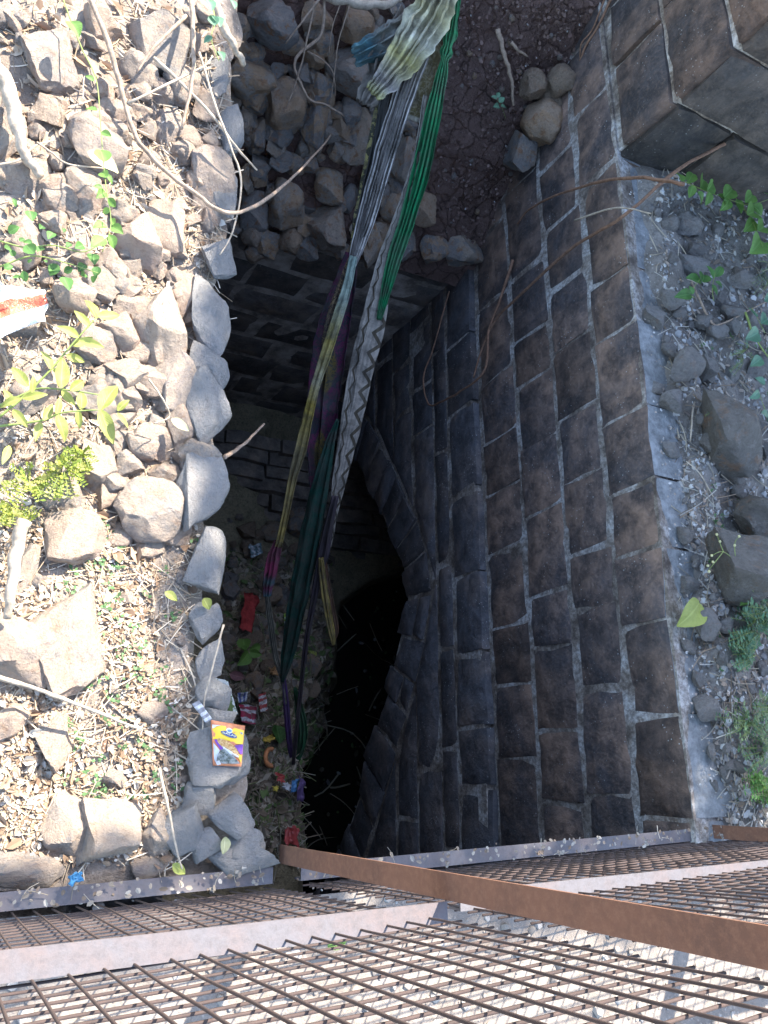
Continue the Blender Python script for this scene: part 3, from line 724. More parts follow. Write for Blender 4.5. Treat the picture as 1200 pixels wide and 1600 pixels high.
hs = scatter_px(2600, 345, 520, 860, 1345, hM)
flakes('heap_litter', hs, [(.16, .12, .085), (.24, .19, .14), (.10, .08, .06), (.30, .26, .20), (.10, .14, .05)], .012, .045)
straws('heap_straw', scatter_px(900, 360, 500, 1050, 1345, hM) + scatter_px(200, 360, 500, 860, 1050, hM), [(.24, .20, .14), (.17, .13, .09), (.13, .14, .065), (.30, .27, .21)], .06, .24, .0022)
# crumbs on the slope and pebbles on the road strip
sp = []
for _ in range(1500):
    p = on_slope(U(680, 950), U(0, 400)); 
    if p.x < XR - .02: sp.append((p + SN * .02, SN))
flakes('soil_crumbs', sp, [(.13, .085, .07), (.10, .062, .052), (.15, .10, .082), (.12, .078, .062)], .005, .018, (1, 1.5), .8)
def pebbles(name, pts, cols, smin, smax):
    V, F, C = [], [], []
    bm = bmesh.new(); bmesh.ops.create_icosphere(bm, subdivisions=1, radius=1); bv = [v.co.copy() for v in bm.verts]; bf = [tuple(v.index for v in f.verts) for f in bm.faces]; bm.free()
    for p, _ in pts:
        s_ = smin + (smax - smin) * U(0, 1) ** 3; o = len(V); c = R_.choice(cols); sc = (s_ * U(.7, 1.3), s_ * U(.7, 1.3), s_ * U(.5, .9)); rot = Matrix.Rotation(U(0, 6), 3, 'Z') @ Matrix.Rotation(U(-.6, .6), 3, 'X')
        for v in bv: V.append(p + rot @ Vector((v.x * sc[0] * U(.8, 1.2), v.y * sc[1] * U(.8, 1.2), v.z * sc[2])))
        C += [c] * len(bv); F += [tuple(i + o for i in f) for f in bf]
    return tag(mesh(name, V, F, M['litter'], None, True, 40, cols=C), kind='stuff')
def rpt(n, x0, x1, y0, y1, hf): return [(Vector((x, y, hf(x, y))), None) for x, y in ((U(x0, x1), U(y0, y1)) for _ in range(n))]
pebbles('road_pebbles', rpt(2600, -.6, 3.2, -1.3, -.25, hF), [(.30, .26, .22), (.25, .21, .175), (.36, .32, .28), (.20, .17, .145)], .003, .018)
pebbles('ground_pebbles', rights[:2400], [(.30, .29, .275), (.38, .35, .31), (.22, .21, .2), (.48, .46, .43)], .003, .016)
pebbles('slope_pebbles', [(p, None) for p, _ in sp[:350]], [(.24, .21, .19), (.18, .13, .10), (.34, .32, .30)], .002, .007)
# dead leaves caught on the bottom rail
lp = [(Vector((x, fy(x, 0) - .012 + U(-.02, .02), .012 + .05 * max(0, (.7 - x)) * .8)), None) for x in (U(.0, 2.4) for _ in range(260))]
flakes('rail_litter', lp[:240], [(.24, .20, .16), (.18, .135, .10), (.30, .27, .23)], .004, .011, (1.0, 2.0), .3)
straws('rail_straw', lp[:26], [(.30, .25, .19), (.36, .32, .26)], .02, .05, .0008)
# ================================================================== CLOTH STRIPS
P0, P1 = Vector((1.30, 2.60, .02)), Vector((1.60, .10, -2.15))
CL = (P1 - P0).normalized(); CN = (CAM - (P0 + P1) / 2); CN = (CN - CL * CN.dot(CL)).normalized()
def on_cloth(px, py, d=0.0):
    r = ray(px, py); o = P0 + CN * d; return CAM + r * ((o - CAM).dot(CN) / r.dot(CN))
def mat_cloth(name, fn, rough=.9):
    t = NT(name, rough, .15); u = t.sep(t.uv()); c = fn(t, u[0], u[1])
    n = t.noise(t.pos, 14, 7, .75, .4); c = t.mix(t.ramp(n, [(.36, .75), (.60, 0.0)]), c, (.055, .048, .04)); c = t.mix(t.ramp(t.noise(t.pos, 5, 4), [(.5, 0.0), (.7, .14)]), c, (.26, .24, .20))
    t.color(c)
    pl = t.math('SINE', t.math('ADD', t.math('MULTIPLY', u[0], 46.0), t.math('MULTIPLY', t.noise(t.pos, 7, 2), 9.0)))
    t.bump([(pl, .35, .006), (t.noise(t.pos, 300, 2), .25, .001)]); return t.m
def solid(c): return lambda t, u, v: c
def zig(t, u, v):
    tri = t.math('PINGPONG', t.math('MULTIPLY', v, 23.0), .5)
    f = t.math('FRACT', t.math('ADD', t.math('MULTIPLY', u, 1.7), t.math('MULTIPLY', tri, .9)))
    return t.mix(t.ramp(f, [(.0, 0.0), (.34, 0.0), (.35, 1.0), (.56, 1.0), (.57, 0.0)]), (.33, .285, .235), (.075, .058, .038))
def stripes(a, b, k):
    return lambda t, u, v: t.mix(t.ramp(t.math('FRACT', t.math('MULTIPLY', u, k)), [(.45, 0.0), (.5, 1.0), (.9, 1.0), (.95, 0.0)]), a, b)
def flower(t, u, v):
    n = t.noise(t.pos, 14, 4, .7, 1.5)
    c = t.mix(t.ramp(n, [(.44, 0.0), (.5, 1.0)]), (.022, .026, .045), (.10, .018, .055))
    m_ = t.math('FRACT', t.math('MULTIPLY', v, 3.4)); r = t.math('ADD', t.math('POWER', t.math('MULTIPLY', t.math('SUBTRACT', m_, .5), 2.0), 2.0), t.math('POWER', t.math('MULTIPLY', t.math('SUBTRACT', u, .5), 2.4), 2.0))
    c = t.mix(t.ramp(r, [(.30, 1.0), (.42, 0.0)]), c, (.12, .085, .022))
    return t.mix(t.ramp(t.noise(t.pos, 45, 3, .7, 2.0), [(.5, 0.0), (.56, .8)]), c, (.02, .03, .035))
def bands(stops):
    return lambda t, u, v: t.ramp(t.math('ADD', v, t.math('MULTIPLY', t.math('SUBTRACT', t.noise(t.pos, 14, 3), .5), .15)), stops)
def cloth(label, pts, fn, d=0.0, pleats=3, amp=.22, name='cloth_strip', rough=.9, twist=.0, group=None, ragged=0.0, crump=0.0):
    C3 = [(*on_cloth(p[0], p[1], d), ) for p in pts]; ww = [.80 * p[2] * (Vector(c) - CAM).length / FPX for p, c in zip(pts, C3)]
    n = 8; ctr = catmull(C3, n); wid = [v.x for v in catmull([(a, 0, 0) for a in ww], n)]
    NU = 22; V, F, UV = [], [], []; sd = U(0, 50); L = len(ctr); acc = 0
    for i, p in enumerate(ctr):
        dr = (ctr[min(i + 1, L - 1)] - ctr[max(i - 1, 0)]).normalized(); nn = (CAM - p).normalized(); sx = dr.cross(nn).normalized(); nn = sx.cross(dr).normalized()
        if i: acc += (p - ctr[i - 1]).length
        a = max(.002, wid[i]); tw = twist * math.sin(i / L * 9 + sd)
        sx2 = sx * math.cos(tw) + nn * math.sin(tw); n2 = nn * math.cos(tw) - sx * math.sin(tw)
        for k in range(NU + 1):
            u = k / NU - .5
            h = math.sin(u * 2 * math.pi * pleats * (1 + .35 * nz(u * 2.5, sd, i * .03)) + sd + 1.6 * nz(i * .10, u * 2, sd)) * amp * (1 + .7 * nz(i * .15, u * 3, sd + 4)) * a * .5 + nz(i * .3, u * 4, sd) * a * .12 + crump * a * (nz(i * .22, u * 5, sd + 3) + .6 * nz(i * .5, u * 11, sd + 8))
            e = (u + .08 * math.sin(u * 2 * math.pi * pleats + 1 + sd)) * a * (1 + (.10 + ragged * .9) * nz(i * .30, (u > 0) * 5.0, sd) + ragged * .5 * nz(i * .9, (u > 0) * 5.0, sd + 2))
            rg = ragged * a * nz(k * 1.7, sd, 3) if i in (0, L - 1) else 0
            V.append(p + sx2 * e + n2 * h + dr * rg); UV.append((k / NU, i / (L - 1)))
    W_ = NU + 1
    for i in range(L - 1):
        for k in range(NU): F.append((i * W_ + k, i * W_ + k + 1, (i + 1) * W_ + k + 1, (i + 1) * W_ + k))
    o = mesh(name, V, F, mat_cloth(name + '_' + label.split()[0], fn, rough), None, True, uv=UV)
    md = o.modifiers.new('thick', 'SOLIDIFY'); md.thickness = .003
    return tag(o, label, 'cloth', group)
cloth('bright green pleated cloth tied with two knots, rightmost of the hanging cloths', [(716, -30, 13), (708, 30, 15), (703, 55, 24), (700, 70, 15), (697, 82, 21), (694, 94, 12), (688, 125, 20), (672, 205, 27), (656, 275, 29), (636, 345, 26), (616, 405, 23), (603, 455, 16), (592, 500, 7)], solid((.010, .17, .062)), .06, 4, .45)
cloth('cream cloth strip with dark brown zigzag print hanging in the pit', [(652, 236, 10), (636, 295, 15), (618, 350, 18), (603, 395, 26), (594, 440, 38), (580, 505, 47), (565, 565, 47), (553, 625, 45), (541, 690, 37), (529, 750, 27), (520, 800, 18), (513, 850, 12), (505, 880, 8)], zig, .05, 1, .10)
cloth('faded off white cloth strip beside the bright green cloth', [(670, 150, 16), (657, 230, 15), (643, 290, 16), (626, 345, 14), (612, 398, 8)], stripes((.42, .38, .32), (.20, .16, .12), 5), .03, 3, .4)
cloth('grey and white twisted cloth rope hanging from the knotted bundle', [(680, 20, 22), (656, 85, 32), (630, 155, 33), (607, 228, 34), (586, 300, 32), (569, 358, 28), (552, 408, 17), (546, 425, 12)], stripes((.46, .42, .38), (.13, .115, .105), 7), .07, 6, .5)
cloth('dark cloth band with speckled yellow edge behind the grey rope', [(612, 118, 22), (600, 160, 27), (588, 220, 27), (574, 285, 24), (560, 345, 18), (550, 395, 10)], lambda t, u, v: t.mix(t.ramp(u, [(.80, 0.0), (.83, 1.0)]), (.075, .075, .07), t.mix(t.ramp(t.noise(t.pos, 60, 2), [(.48, 0.0), (.52, 1.0)]), (.05, .05, .03), (.38, .32, .12))), .02, 2, .3)
cloth('yellow and pale teal tie dyed cloth strip, narrow, left in the pit', [(552, 400, 12), (541, 450, 16), (526, 500, 18), (508, 555, 18), (492, 605, 15), (481, 650, 17), (469, 700, 21), (456, 750, 15), (446, 800, 13), (434, 855, 12)], bands([(0.0, (.25, .33, .28)), (.15, (.33, .38, .30)), (.28, (.42, .33, .08)), (.42, (.45, .40, .24)), (.5, (.40, .30, .05)), (.7, (.25, .20, .10)), (1.0, (.36, .27, .08))]), .09, 2, .35)
cloth('magenta and teal mesh cloth end under the yellow strip', [(434, 845, 12), (427, 868, 22), (421, 900, 22), (418, 918, 18), (417, 932, 14)], bands([(0.0, (.22, .05, .09)), (.45, (.26, .03, .09)), (.6, (.05, .15, .16)), (.75, (.22, .03, .09)), (1.0, (.04, .18, .20))]), .08, 3, .3)
cloth('dark flowered cloth with mustard blooms and magenta patches hanging in the pit', [(549, 395, 22), (540, 440, 40), (527, 490, 56), (516, 545, 62), (508, 605, 60), (503, 660, 53), (498, 715, 42), (494, 765, 22), (493, 785, 6)], flower, .0, 2, .18)
cloth('brown patterned cloth strip along the left edge of the flowered cloth', [(551, 392, 8), (535, 440, 15), (519, 485, 17), (508, 525, 12), (503, 545, 5)], lambda t, u, v: t.mix(t.ramp(t.noise(t.pos, 55, 3, .7, 2.0), [(.46, 0.0), (.52, 1.0)]), (.22, .15, .08), (.04, .03, .025)), .07, 1, .2)
cloth('dark bottle green cloth sash hanging down to the rubbish heap', [(528, 655, 5), (514, 700, 20), (501, 760, 33), (487, 825, 40), (476, 885, 40), (464, 945, 36), (453, 1005, 31), (445, 1045, 17), (441, 1066, 6)], solid((.010, .050, .036)), .07, 2, .25)
cloth('dark mauve black cloth strip knotted beside the green sash', [(523, 775, 14), (512, 825, 19), (504, 865, 24), (497, 895, 15), (488, 945, 13), (477, 1010, 10), (469, 1080, 8), (462, 1150, 8), (458, 1195, 6)], solid((.050, .038, .046)), .09, 2, .4)
cloth('mustard yellow cloth loop hanging over the water', [(501, 872, 8), (504, 910, 12), (511, 955, 13), (519, 995, 10), (521, 1008, 4)], stripes((.34, .25, .07), (.14, .10, .04), 3), .10, 2, .4)
cloth('brown cloth loop next to the mustard yellow one over the water', [(507, 868, 6), (514, 915, 8), (522, 960, 9), (526, 985, 9), (521, 1006, 4)], solid((.17, .085, .05)), .06, 2, .4)
cloth('purple cloth tail lying on the rubbish heap', [(443, 1058, 8), (447, 1100, 12), (451, 1150, 11), (455, 1180, 9), (457, 1196, 5)], solid((.11, .055, .17)), .06, 2, .4)
cloth('thin grey stringy cloth tail below the magenta end', [(417, 925, 7), (423, 970, 10), (431, 1025, 9), (440, 1058, 6), (446, 1100, 4)], stripes((.20, .19, .15), (.08, .08, .06), 3), .06, 3, .5)
cloth('green net cloth scrap at the bottom of the black strip', [(461, 1075, 5), (468, 1110, 15), (472, 1140, 19), (470, 1168, 15), (463, 1192, 6)], stripes((.03, .14, .06), (.012, .06, .03), 6), .04, 3, .4)
cloth('torn yellow and white cloth flap bunched at the top of the hanging cloths', [(700, -30, 40), (680, 5, 62), (655, 45, 66), (628, 90, 56), (600, 125, 40), (582, 146, 26)], bands([(0.0, (.34, .31, .22)), (.25, (.48, .44, .26)), (.45, (.52, .50, .40)), (.6, (.42, .38, .16)), (.8, (.40, .36, .34)), (1.0, (.40, .38, .16))]), .12, 5, .30, ragged=.18, crump=.14)
cloth('faded teal rag sticking out left of the yellow flap', [(640, 40, 40), (605, 62, 46), (575, 78, 38), (552, 88, 30)], bands([(0.0, (.24, .22, .19)), (.4, (.20, .22, .21)), (.6, (.06, .15, .18)), (1.0, (.08, .17, .18))]), .05, 3, .3, ragged=.2, crump=.18)
cloth('ragged grey brown rag with torn lower edge below the teal rag', [(640, 20, 40), (610, 75, 50), (588, 125, 50), (568, 162, 34)], solid((.24, .21, .18)), .02, 4, .35, ragged=.22, crump=.18)
cloth('olive brown lace edged cloth between the grey rope and bright green cloth', [(698, 15, 18), (680, 70, 36), (664, 120, 46), (652, 165, 46), (645, 188, 42)], lambda t, u, v: t.mix(t.ramp(v, [(.90, 0.0), (.93, 1.0)]), t.mix(t.ramp(t.noise(t.pos, 35, 3, .6, 2.5), [(.50, 0.0), (.54, .6)]), (.15, .12, .055), (.33, .29, .20)), (.42, .38, .30)), .01, 1, .2)
# ================================================================== TWIGS AND ROOTS
def twig(label, pts, rpx, mat, surf, name='twig', hts=None, cat='twig', parent=None, taper=.45):
    P = [surf(p[0], p[1], p[2] if len(p) > 2 else 0.02) for p in pts]; C_ = catmull(P, 6)
    rr = rpx * (P[0] - CAM).length / FPX; sd = U(0, 99)
    C_ = [c + Vector((nz(i * .5, sd), nz(i * .5, sd + 7), nz(i * .5, sd + 13))) * rr * .45 for i, c in enumerate(C_)]
    V, F = tube_data(C_, lambda s: rr * (1 - taper * s) * (1 + .25 * nz(s * 14, sd)), 7); o = mesh(name, V, F, M[mat], parent)
    return tag(o, label, cat) if label else o
sL = lambda x, y, h: at(x, y, 2, h); sS = lambda x, y, h: on_slope(x, y, h); sW = lambda x, y, h: at(x, y, 0, XR - h)
for lb, pts, r, mt, sf, nm in [
    ('thick bleached root lying across the stones at the left edge', [(-12, 90, .10), (14, 150, .10), (28, 205, .09), (45, 245, .07), (66, 280, .05)], 13, 'twig_pale', sL, 'root'),
    ('long curved brown branch arching from the sunlit stones over the rubble', [(140, -8, .12), (172, 77, .12), (190, 140, .10), (213, 213, .09), (253, 262, .08), (300, 298, .10), (350, 331, .12), (398, 322, .05), (450, 284, -.25), (500, 233, -.6), (534, 187, -.8)], 4.2, 'twig', sL, 'branch'),
    ('upright grey stick ending near the middle of the sunlit rubble', [(299, -8, .14), (302, 60, .14), (300, 127, .12), (283, 202, .08)], 4, 'twig', sL, 'twig'),
    ('short grey stick slanting down left below the upright stick top', [(291, 24, .13), (242, 73, .12), (213, 113, .10)], 3, 'twig', sL, 'twig'),
    ('straight pale stick rising to the right across the sunlit rubble', [(199, 162, .10), (300, 113, .12), (328, 97, .12)], 2.4, 'twig_pale', sL, 'twig'),
    ('straight pale stick slanting down to the pit lip', [(240, 90, .11), (293, 140, .11), (337, 187, .11), (367, 227, .10), (402, 266, .08)], 3, 'twig_pale', sL, 'twig'),
    ('thin pale stem curving down over the pit lip', [(311, 82, .12), (337, 167, .12), (360, 227, .12), (377, 287, .10), (364, 360, .08), (344, 398, .06)], 2, 'twig_pale', sL, 'twig'),
    ('thick bleached stick at the top edge above the grey cobbles', [(332, -10, .12), (350, 43, .12), (366, 75, .10), (381, 102, .06)], 8, 'twig_pale', sL, 'root'),
    ('thin pale runner left of the pale flower', [(58, 222, .07), (80, 238, .08), (107, 256, .09), (163, 263, .09)], 1.8, 'twig_pale', sL, 'twig'),
    ('looping pale rootlet left of the runner', [(-5, 258, .06), (30, 250, .07), (55, 228, .07), (85, 219, .06)], 2, 'twig_pale', sL, 'twig'),
    ('pale straight cane at the lower left above the fence', [(-5, 1058, .06), (60, 1078, .06), (123, 1101, .06), (215, 1138, .05)], 4.4, 'twig_pale', sL, 'cane'),
    ('thin straw stem leaning on the stones at lower left', [(249, 1200, .07), (259, 1245, .06), (270, 1300, .05), (284, 1358, .05)], 3, 'twig_pale', sL, 'twig'),
    ('thick bleached stick standing along the left edge', [(36, 815, .10), (24, 870, .09), (16, 920, .08), (10, 965, .06)], 12, 'twig_pale', sL, 'root'),
    ('thin straw stem along the shaded lip above the snack packet', [(349, 976, .06), (333, 1040, .05), (320, 1090, .05), (316, 1140, .05)], 2, 'twig_pale', sL, 'twig'),
    ('curved grass stem over the stone gap at middle left', [(232, 592, .10), (252, 620, .10), (265, 650, .08), (240, 662, .08)], 2, 'twig_pale', sL, 'twig'),
    ('bare stick poking out of the pit lip into the dark', [(350, 715, -.12), (370, 702, -.25), (390, 686, -.35), (412, 662, -.45)], 4.2, 'twig', sL, 'twig'),
    ('grey rootlet hanging and turning over the shaded rubble', [(508, -5, .15), (502, 53, .16), (470, 82, .17), (460, 102, .17), (470, 130, .17), (484, 155, .16), (510, 164, .14), (538, 181, .10)], 4, 'twig', sS, 'root'),
    ('pale root slanting down left at the top of the rubble', [(502, -5, .2), (475, 30, .2), (446, 68, .17)], 3, 'twig', sS, 'root'),
    ('pale thin root hanging straight among the grey cobbles', [(492, 5, .2), (478, 70, .2), (466, 118, .18), (447, 170, .16)], 2.4, 'twig', sS, 'root'),
    ('hairlike root hanging right of the grey rootlet', [(551, -5, .18), (530, 60, .17), (522, 117, .16), (513, 192, .14)], 1.6, 'twig', sS, 'root'),
    ('short hairlike root in front of the blue grey stone', [(536, -5, .18), (520, 40, .17), (514, 84, .16)], 1.4, 'twig', sS, 'root'),
    ('thin rootlet looping from the grey rootlet to the orange stone', [(480, 80, .17), (505, 94, .17), (521, 115, .16), (524, 150, .15)], 1.6, 'twig', sS, 'root'),
    ('bleached branch lying along the top edge beside the cloth bundle', [(500, -10, .16), (550, 4, .17), (595, 8, .17), (628, -2, .16)], 9, 'twig_pale', sS, 'branch'),
    ('stout brown root standing on the red soil beside the cobbles', [(778, 45, .05), (788, 85, .06), (798, 120, .06), (802, 165, .04)], 6, 'twig', sS, 'root'),
    ('short brown side root forking right from the stout root', [(799, 66, .05), (810, 78, .05), (824, 88, .03)], 4, 'twig', sS, 'root'),
    ('brown vine trailing down the edge of soil and wall', [(956, -5, .10), (934, 42, .10), (912, 78, .09), (897, 130, .08), (876, 182, .06), (864, 212, .04)], 2.2, 'twig_red', sS, 'vine'),
    ('second thin brown vine beside the trailing one', [(946, -5, .09), (926, 45, .09), (908, 70, .08), (904, 110, .07), (882, 150, .06)], 1.6, 'twig_red', sS, 'vine'),
    ('reddish vine bowed across the upper wall blocks', [(1068, 288, .02), (1030, 281, .03), (992, 277, .05), (933, 285, .05), (867, 306, .04), (826, 328, .03), (808, 350, .02)], 3.4, 'twig_red', sW, 'vine'),
    ('long reddish vine slanting down the wall from the pier', [(1196, 200, -.5), (1117, 233, -.3), (1046, 275, -.08), (975, 337, .04), (900, 383, .04), (825, 450, .04), (775, 500, .04), (752, 548, .06), (740, 590, .09)], 3.2, 'twig_red', sW, 'vine'),
    ('thin vine looping low on the wall at the photo centre', [(801, 406, .03), (780, 473, .04), (764, 517, .05), (758, 578, .10), (725, 608, .11), (695, 625, .12), (670, 632, .12), (662, 590, .12), (678, 540, .11), (702, 455, .09)], 2.6, 'twig_red', sW, 'vine'),
    ('short pale twig sticking out from the coping over the wall', [(898, 344, .06), (962, 325, .05), (1017, 333, .0)], 1.8, 'twig_pale', sW, 'twig'),
    ('arched bare stem on the gravel near the pier', [(1080, 440, .04), (1110, 500, .05), (1130, 505, .06), (1200, 470, .06)], 2.2, 'twig', sL, 'twig'),
    ('straight dry stem lying left of the big rounded boulder', [(1090, 600, .03), (1082, 650, .04), (1079, 690, .03)], 2.4, 'twig_pale', sL, 'twig'),
    ('yellowish stem at the right edge above the big rounded boulder', [(1165, 488, .08), (1178, 525, .08), (1202, 560, .07)], 2, 'stem', sL, 'twig')]:
    twig(lb, pts, r * (.6 if sf is sS and nm == 'root' else .85), mt, sf, nm, cat={'root': 'root', 'branch': 'branch', 'vine': 'vine', 'cane': 'cane'}.get(nm, 'twig'))
# ================================================================== PLANTS
def leaf_mesh(sd, wr, serr=0.0):
    r = random.Random(sd); V, F, UV = [], [], []; n = 8
    for i in range(n + 1):
        s = i / n; wdt = wr * (math.sin(math.pi * min(1, s * .96 + .02) ** .8) ** .85) * .5 + .002
        wdt *= 1 + serr * (1 if i % 2 else -1)
        z_ = -.16 * s * s + .03 * math.sin(s * 5 + sd)
        for k, u in enumerate((-1, -.5, 0, .5, 1)):
            V.append((u * wdt, s, z_ + abs(u) * wdt * .45 + .02 * r.uniform(-1, 1) * abs(u))); UV.append(((u + 1) / 2, s))
    for i in range(n):
        for k in range(4): F.append((i * 5 + k, i * 5 + k + 1, i * 5 + k + 6, i * 5 + k + 5))
    me = bpy.data.meshes.new('leaf'); me.from_pydata(V, [], F); l = me.uv_layers.new(name='UVMap')
    for lp in me.loops: l.data[lp.index].uv = UV[lp.vertex_index]
    me.polygons.foreach_set('use_smooth', [True] * len(me.polygons)); return me
_lm = {}
def leaf(parent, a, b, mat, wr=.45, name='leaf', roll=.35):
    a, b = Vector(a), Vector(b); k = (round(wr, 2), mat, R_.randint(0, 2))
    if k not in _lm:
        me = leaf_mesh(k[2] + 3, wr); me.materials.append(M[mat]); _lm[k] = me
    o = bpy.data.objects.new(name, _lm[k]); COL.objects.link(o); d = b - a; L = d.length; y = d.normalized()
    up = Vector((U(-roll, roll), U(-roll, roll), 1)).normalized(); x = y.cross(up).normalized(); z_ = x.cross(y)
    Mx = Matrix((x * L, y * L, z_ * L)).transposed().to_4x4(); Mx.translation = a - (parent.location if parent else Vector((0, 0, 0)))
    if parent: o.parent = parent
    o.matrix_basis = Mx; return o
def stem(parent, P, r, mat='stem'):
    C_ = catmull(P, 5); V, F = tube_data(C_, lambda s: r * (1 - .5 * s), 6); return mesh('stem', V, F, M[mat], parent)
def plant(name, label, stems, leaves, mat, z0, wr=.45, sc=1.0, off=(0, 0), r=.003, cat='plant', surf=None, smat='stem'):
    g = surf or (lambda x, y, h: at(x, y, 2, h)); q = lambda x, y: (off[0] + x / sc, off[1] + y / sc)
    b = g(*q(*stems[0][0][:2]), z0); e = empty(name, b, label, cat)
    for s in stems: stem(e, [g(*q(x, y), z0 + .02 + .10 * i / len(s)) for i, (x, y) in enumerate(s)], r, smat)
    for (x0, y0, x1, y1) in leaves:
        h = z0 + U(.05, .11); leaf(e, g(*q(x0, y0), h), g(*q(x1, y1), h + U(-.02, .02)), mat, wr * U(.85, 1.15))
    return e
plant('leafy_plant', 'yellow green leafy plant in full sun at the left edge', [[(-20, 710), (130, 640), (200, 620), (330, 630), (460, 650)], [(-20, 800), (200, 770), (290, 735), (470, 720)], [(-10, 760), (110, 660), (240, 530), (350, 400), (450, 290)]],
      [(370, 380, 275, 325), (370, 392, 485, 425), (460, 285, 565, 272), (455, 290, 405, 195), (310, 465, 400, 495), (130, 610, 55, 515), (105, 665, 220, 645), (100, 665, -5, 705), (285, 620, 300, 470), (290, 630, 352, 700), (270, 740, 312, 865), (265, 740, 285, 660), (380, 720, 385, 625), (365, 720, 375, 810), (470, 720, 548, 590), (470, 720, 533, 875), (190, 780, 165, 860), (205, 770, 250, 690), (550, 725, 605, 670), (550, 735, 605, 800), (45, 890, 15, 970), (60, 700, 20, 620), (240, 530, 200, 440), (245, 530, 320, 560), (330, 630, 400, 580), (60, 720, 130, 800), (420, 330, 350, 250), (150, 640, 160, 560), (340, 420, 440, 380)], 'leaf_yel', .07, .40, 3, (0, 400), .003)
plant('vine_plant', 'green climbing vine with small leaves running down the sunlit rubble', [[(290, -20), (330, 90), (385, 230), (450, 370), (470, 560), (480, 700), (495, 860), (520, 1050), (480, 1180)]],
      [(455, 520, 400, 505), (475, 620, 520, 635), (490, 760, 470, 690), (495, 815, 530, 860), (480, 880, 440, 870), (505, 930, 545, 970), (515, 980, 480, 1000), (515, 1030, 545, 1060), (500, 1060, 440, 1060), (520, 1060, 575, 1090), (510, 1100, 540, 1165), (490, 1120, 430, 1150), (440, 380, 400, 350), (500, 830, 470, 800), (330, 100, 370, 160), (495, 900, 460, 920)], 'leaf_bright', .10, .7, 3, (0, 0), .002, 'vine')
plant('ground_vine', 'dark green creeper with heart shaped leaves at the left edge', [[(0, 1130), (120, 1160), (250, 1150), (400, 1180), (520, 1100)], [(0, 1250), (150, 1200), (300, 1230), (460, 1280)]],
      [(x, y, x + U(-50, 50), y + U(-55, 55)) for x, y in [(60, 930), (140, 990), (200, 1060), (250, 1090), (300, 1070), (40, 1090), (90, 1130), (150, 1140), (200, 1160), (330, 1140), (390, 1150), (430, 1190), (20, 1160), (70, 1200), (130, 1230), (220, 1230), (270, 1240), (340, 1260), (400, 1240), (460, 1250), (230, 1270), (300, 1300), (380, 1290), (430, 1320), (110, 1270), (20, 1260), (160, 1190), (60, 1300)]], 'leaf_grn', .08, .75, 3, (0, 0), .002, 'creeper')
plant('trailing_sprig', 'teal green trailing sprig beside the thick bleached stick', [[(325, -15), (336, 30), (330, 60), (342, 95)]], [(325, 0, 332, 14), (333, 25, 345, 38), (332, 58, 318, 66), (340, 80, 350, 92), (336, 40, 330, 22), (362, 0, 368, 12)], 'leaf_blue', .12, .75, 1, (0, 0), .0018, 'sprig')
plant('leafy_vine', 'bright green leafy vine on the gravel below the pier', [[(1062, 280), (1095, 295), (1130, 308), (1170, 320), (1205, 310)], [(1150, 310), (1175, 345), (1192, 385)]],
      [(1065, 283, 1058, 268), (1075, 285, 1085, 268), (1082, 290, 1078, 308), (1095, 293, 1102, 276), (1105, 298, 1118, 284), (1110, 300, 1104, 320), (1122, 303, 1138, 318), (1132, 308, 1148, 292), (1140, 312, 1128, 328), (1150, 312, 1160, 332), (1165, 316, 1180, 300), (1175, 320, 1192, 335), (1180, 345, 1165, 360), (1185, 360, 1200, 350), (1190, 375, 1178, 392), (1192, 380, 1203, 395), (1168, 335, 1185, 328), (1090, 300, 1098, 318), (1190, 300, 1206, 288)], 'leaf_bright', .06, .8, 1, (0, 0), .002, 'vine')
plant('seedling', 'small green seedling with three leaf clusters on the gravel below the vine', [[(1115, 470), (1113, 450), (1118, 425)], [(1085, 465), (1078, 458), (1095, 435)]], [(1115, 435, 1105, 412), (1118, 432, 1130, 415), (1118, 440, 1130, 450), (1095, 440, 1075, 432), (1098, 440, 1102, 425), (1080, 460, 1058, 462), (1082, 460, 1078, 446), (1112, 445, 1122, 460)], 'leaf_grn', .04, .6, 1, (0, 0), .0016, 'seedling')
plant('weed', 'green weed at the right edge beside the dry stems', [[(1195, 520), (1185, 500), (1175, 480)], [(1195, 640), (1185, 610)]], [(1190, 505, 1205, 495), (1182, 495, 1172, 480), (1185, 520, 1170, 528), (1195, 470, 1208, 455), (1190, 560, 1176, 570), (1195, 600, 1182, 590), (1190, 645, 1204, 655), (1186, 612, 1174, 622)], 'leaf_blue', .05, .6, 1, (0, 0), .0016, 'weed')
plant('soil_sprout', 'tiny green sprout with round leaves on the red soil', [[(790, 185), (783, 165), (776, 155)]], [(776, 155, 768, 150), (780, 160, 788, 152), (783, 166, 792, 168), (780, 166, 772, 166), (776, 152, 781, 144)], 'leaf_blue', .05, .9, 1, (0, 0), .001, 'sprout', sS)
sP = lambda x, y, h: march(x, y, hM, 1.5, 9) + Vector((0, 0, h))
plant('pit_seedling', 'bright green seedling with four leaves on the rubbish heap', [[(392, 1018), (378, 1022), (366, 1024)]], [(368, 1022, 366, 1000), (370, 1022, 360, 1014), (374, 1022, 392, 1016), (372, 1026, 360, 1044), (374, 1026, 390, 1030)], 'leaf_bright', .1, .7, 1, (0, 0), .004, 'seedling', sP)
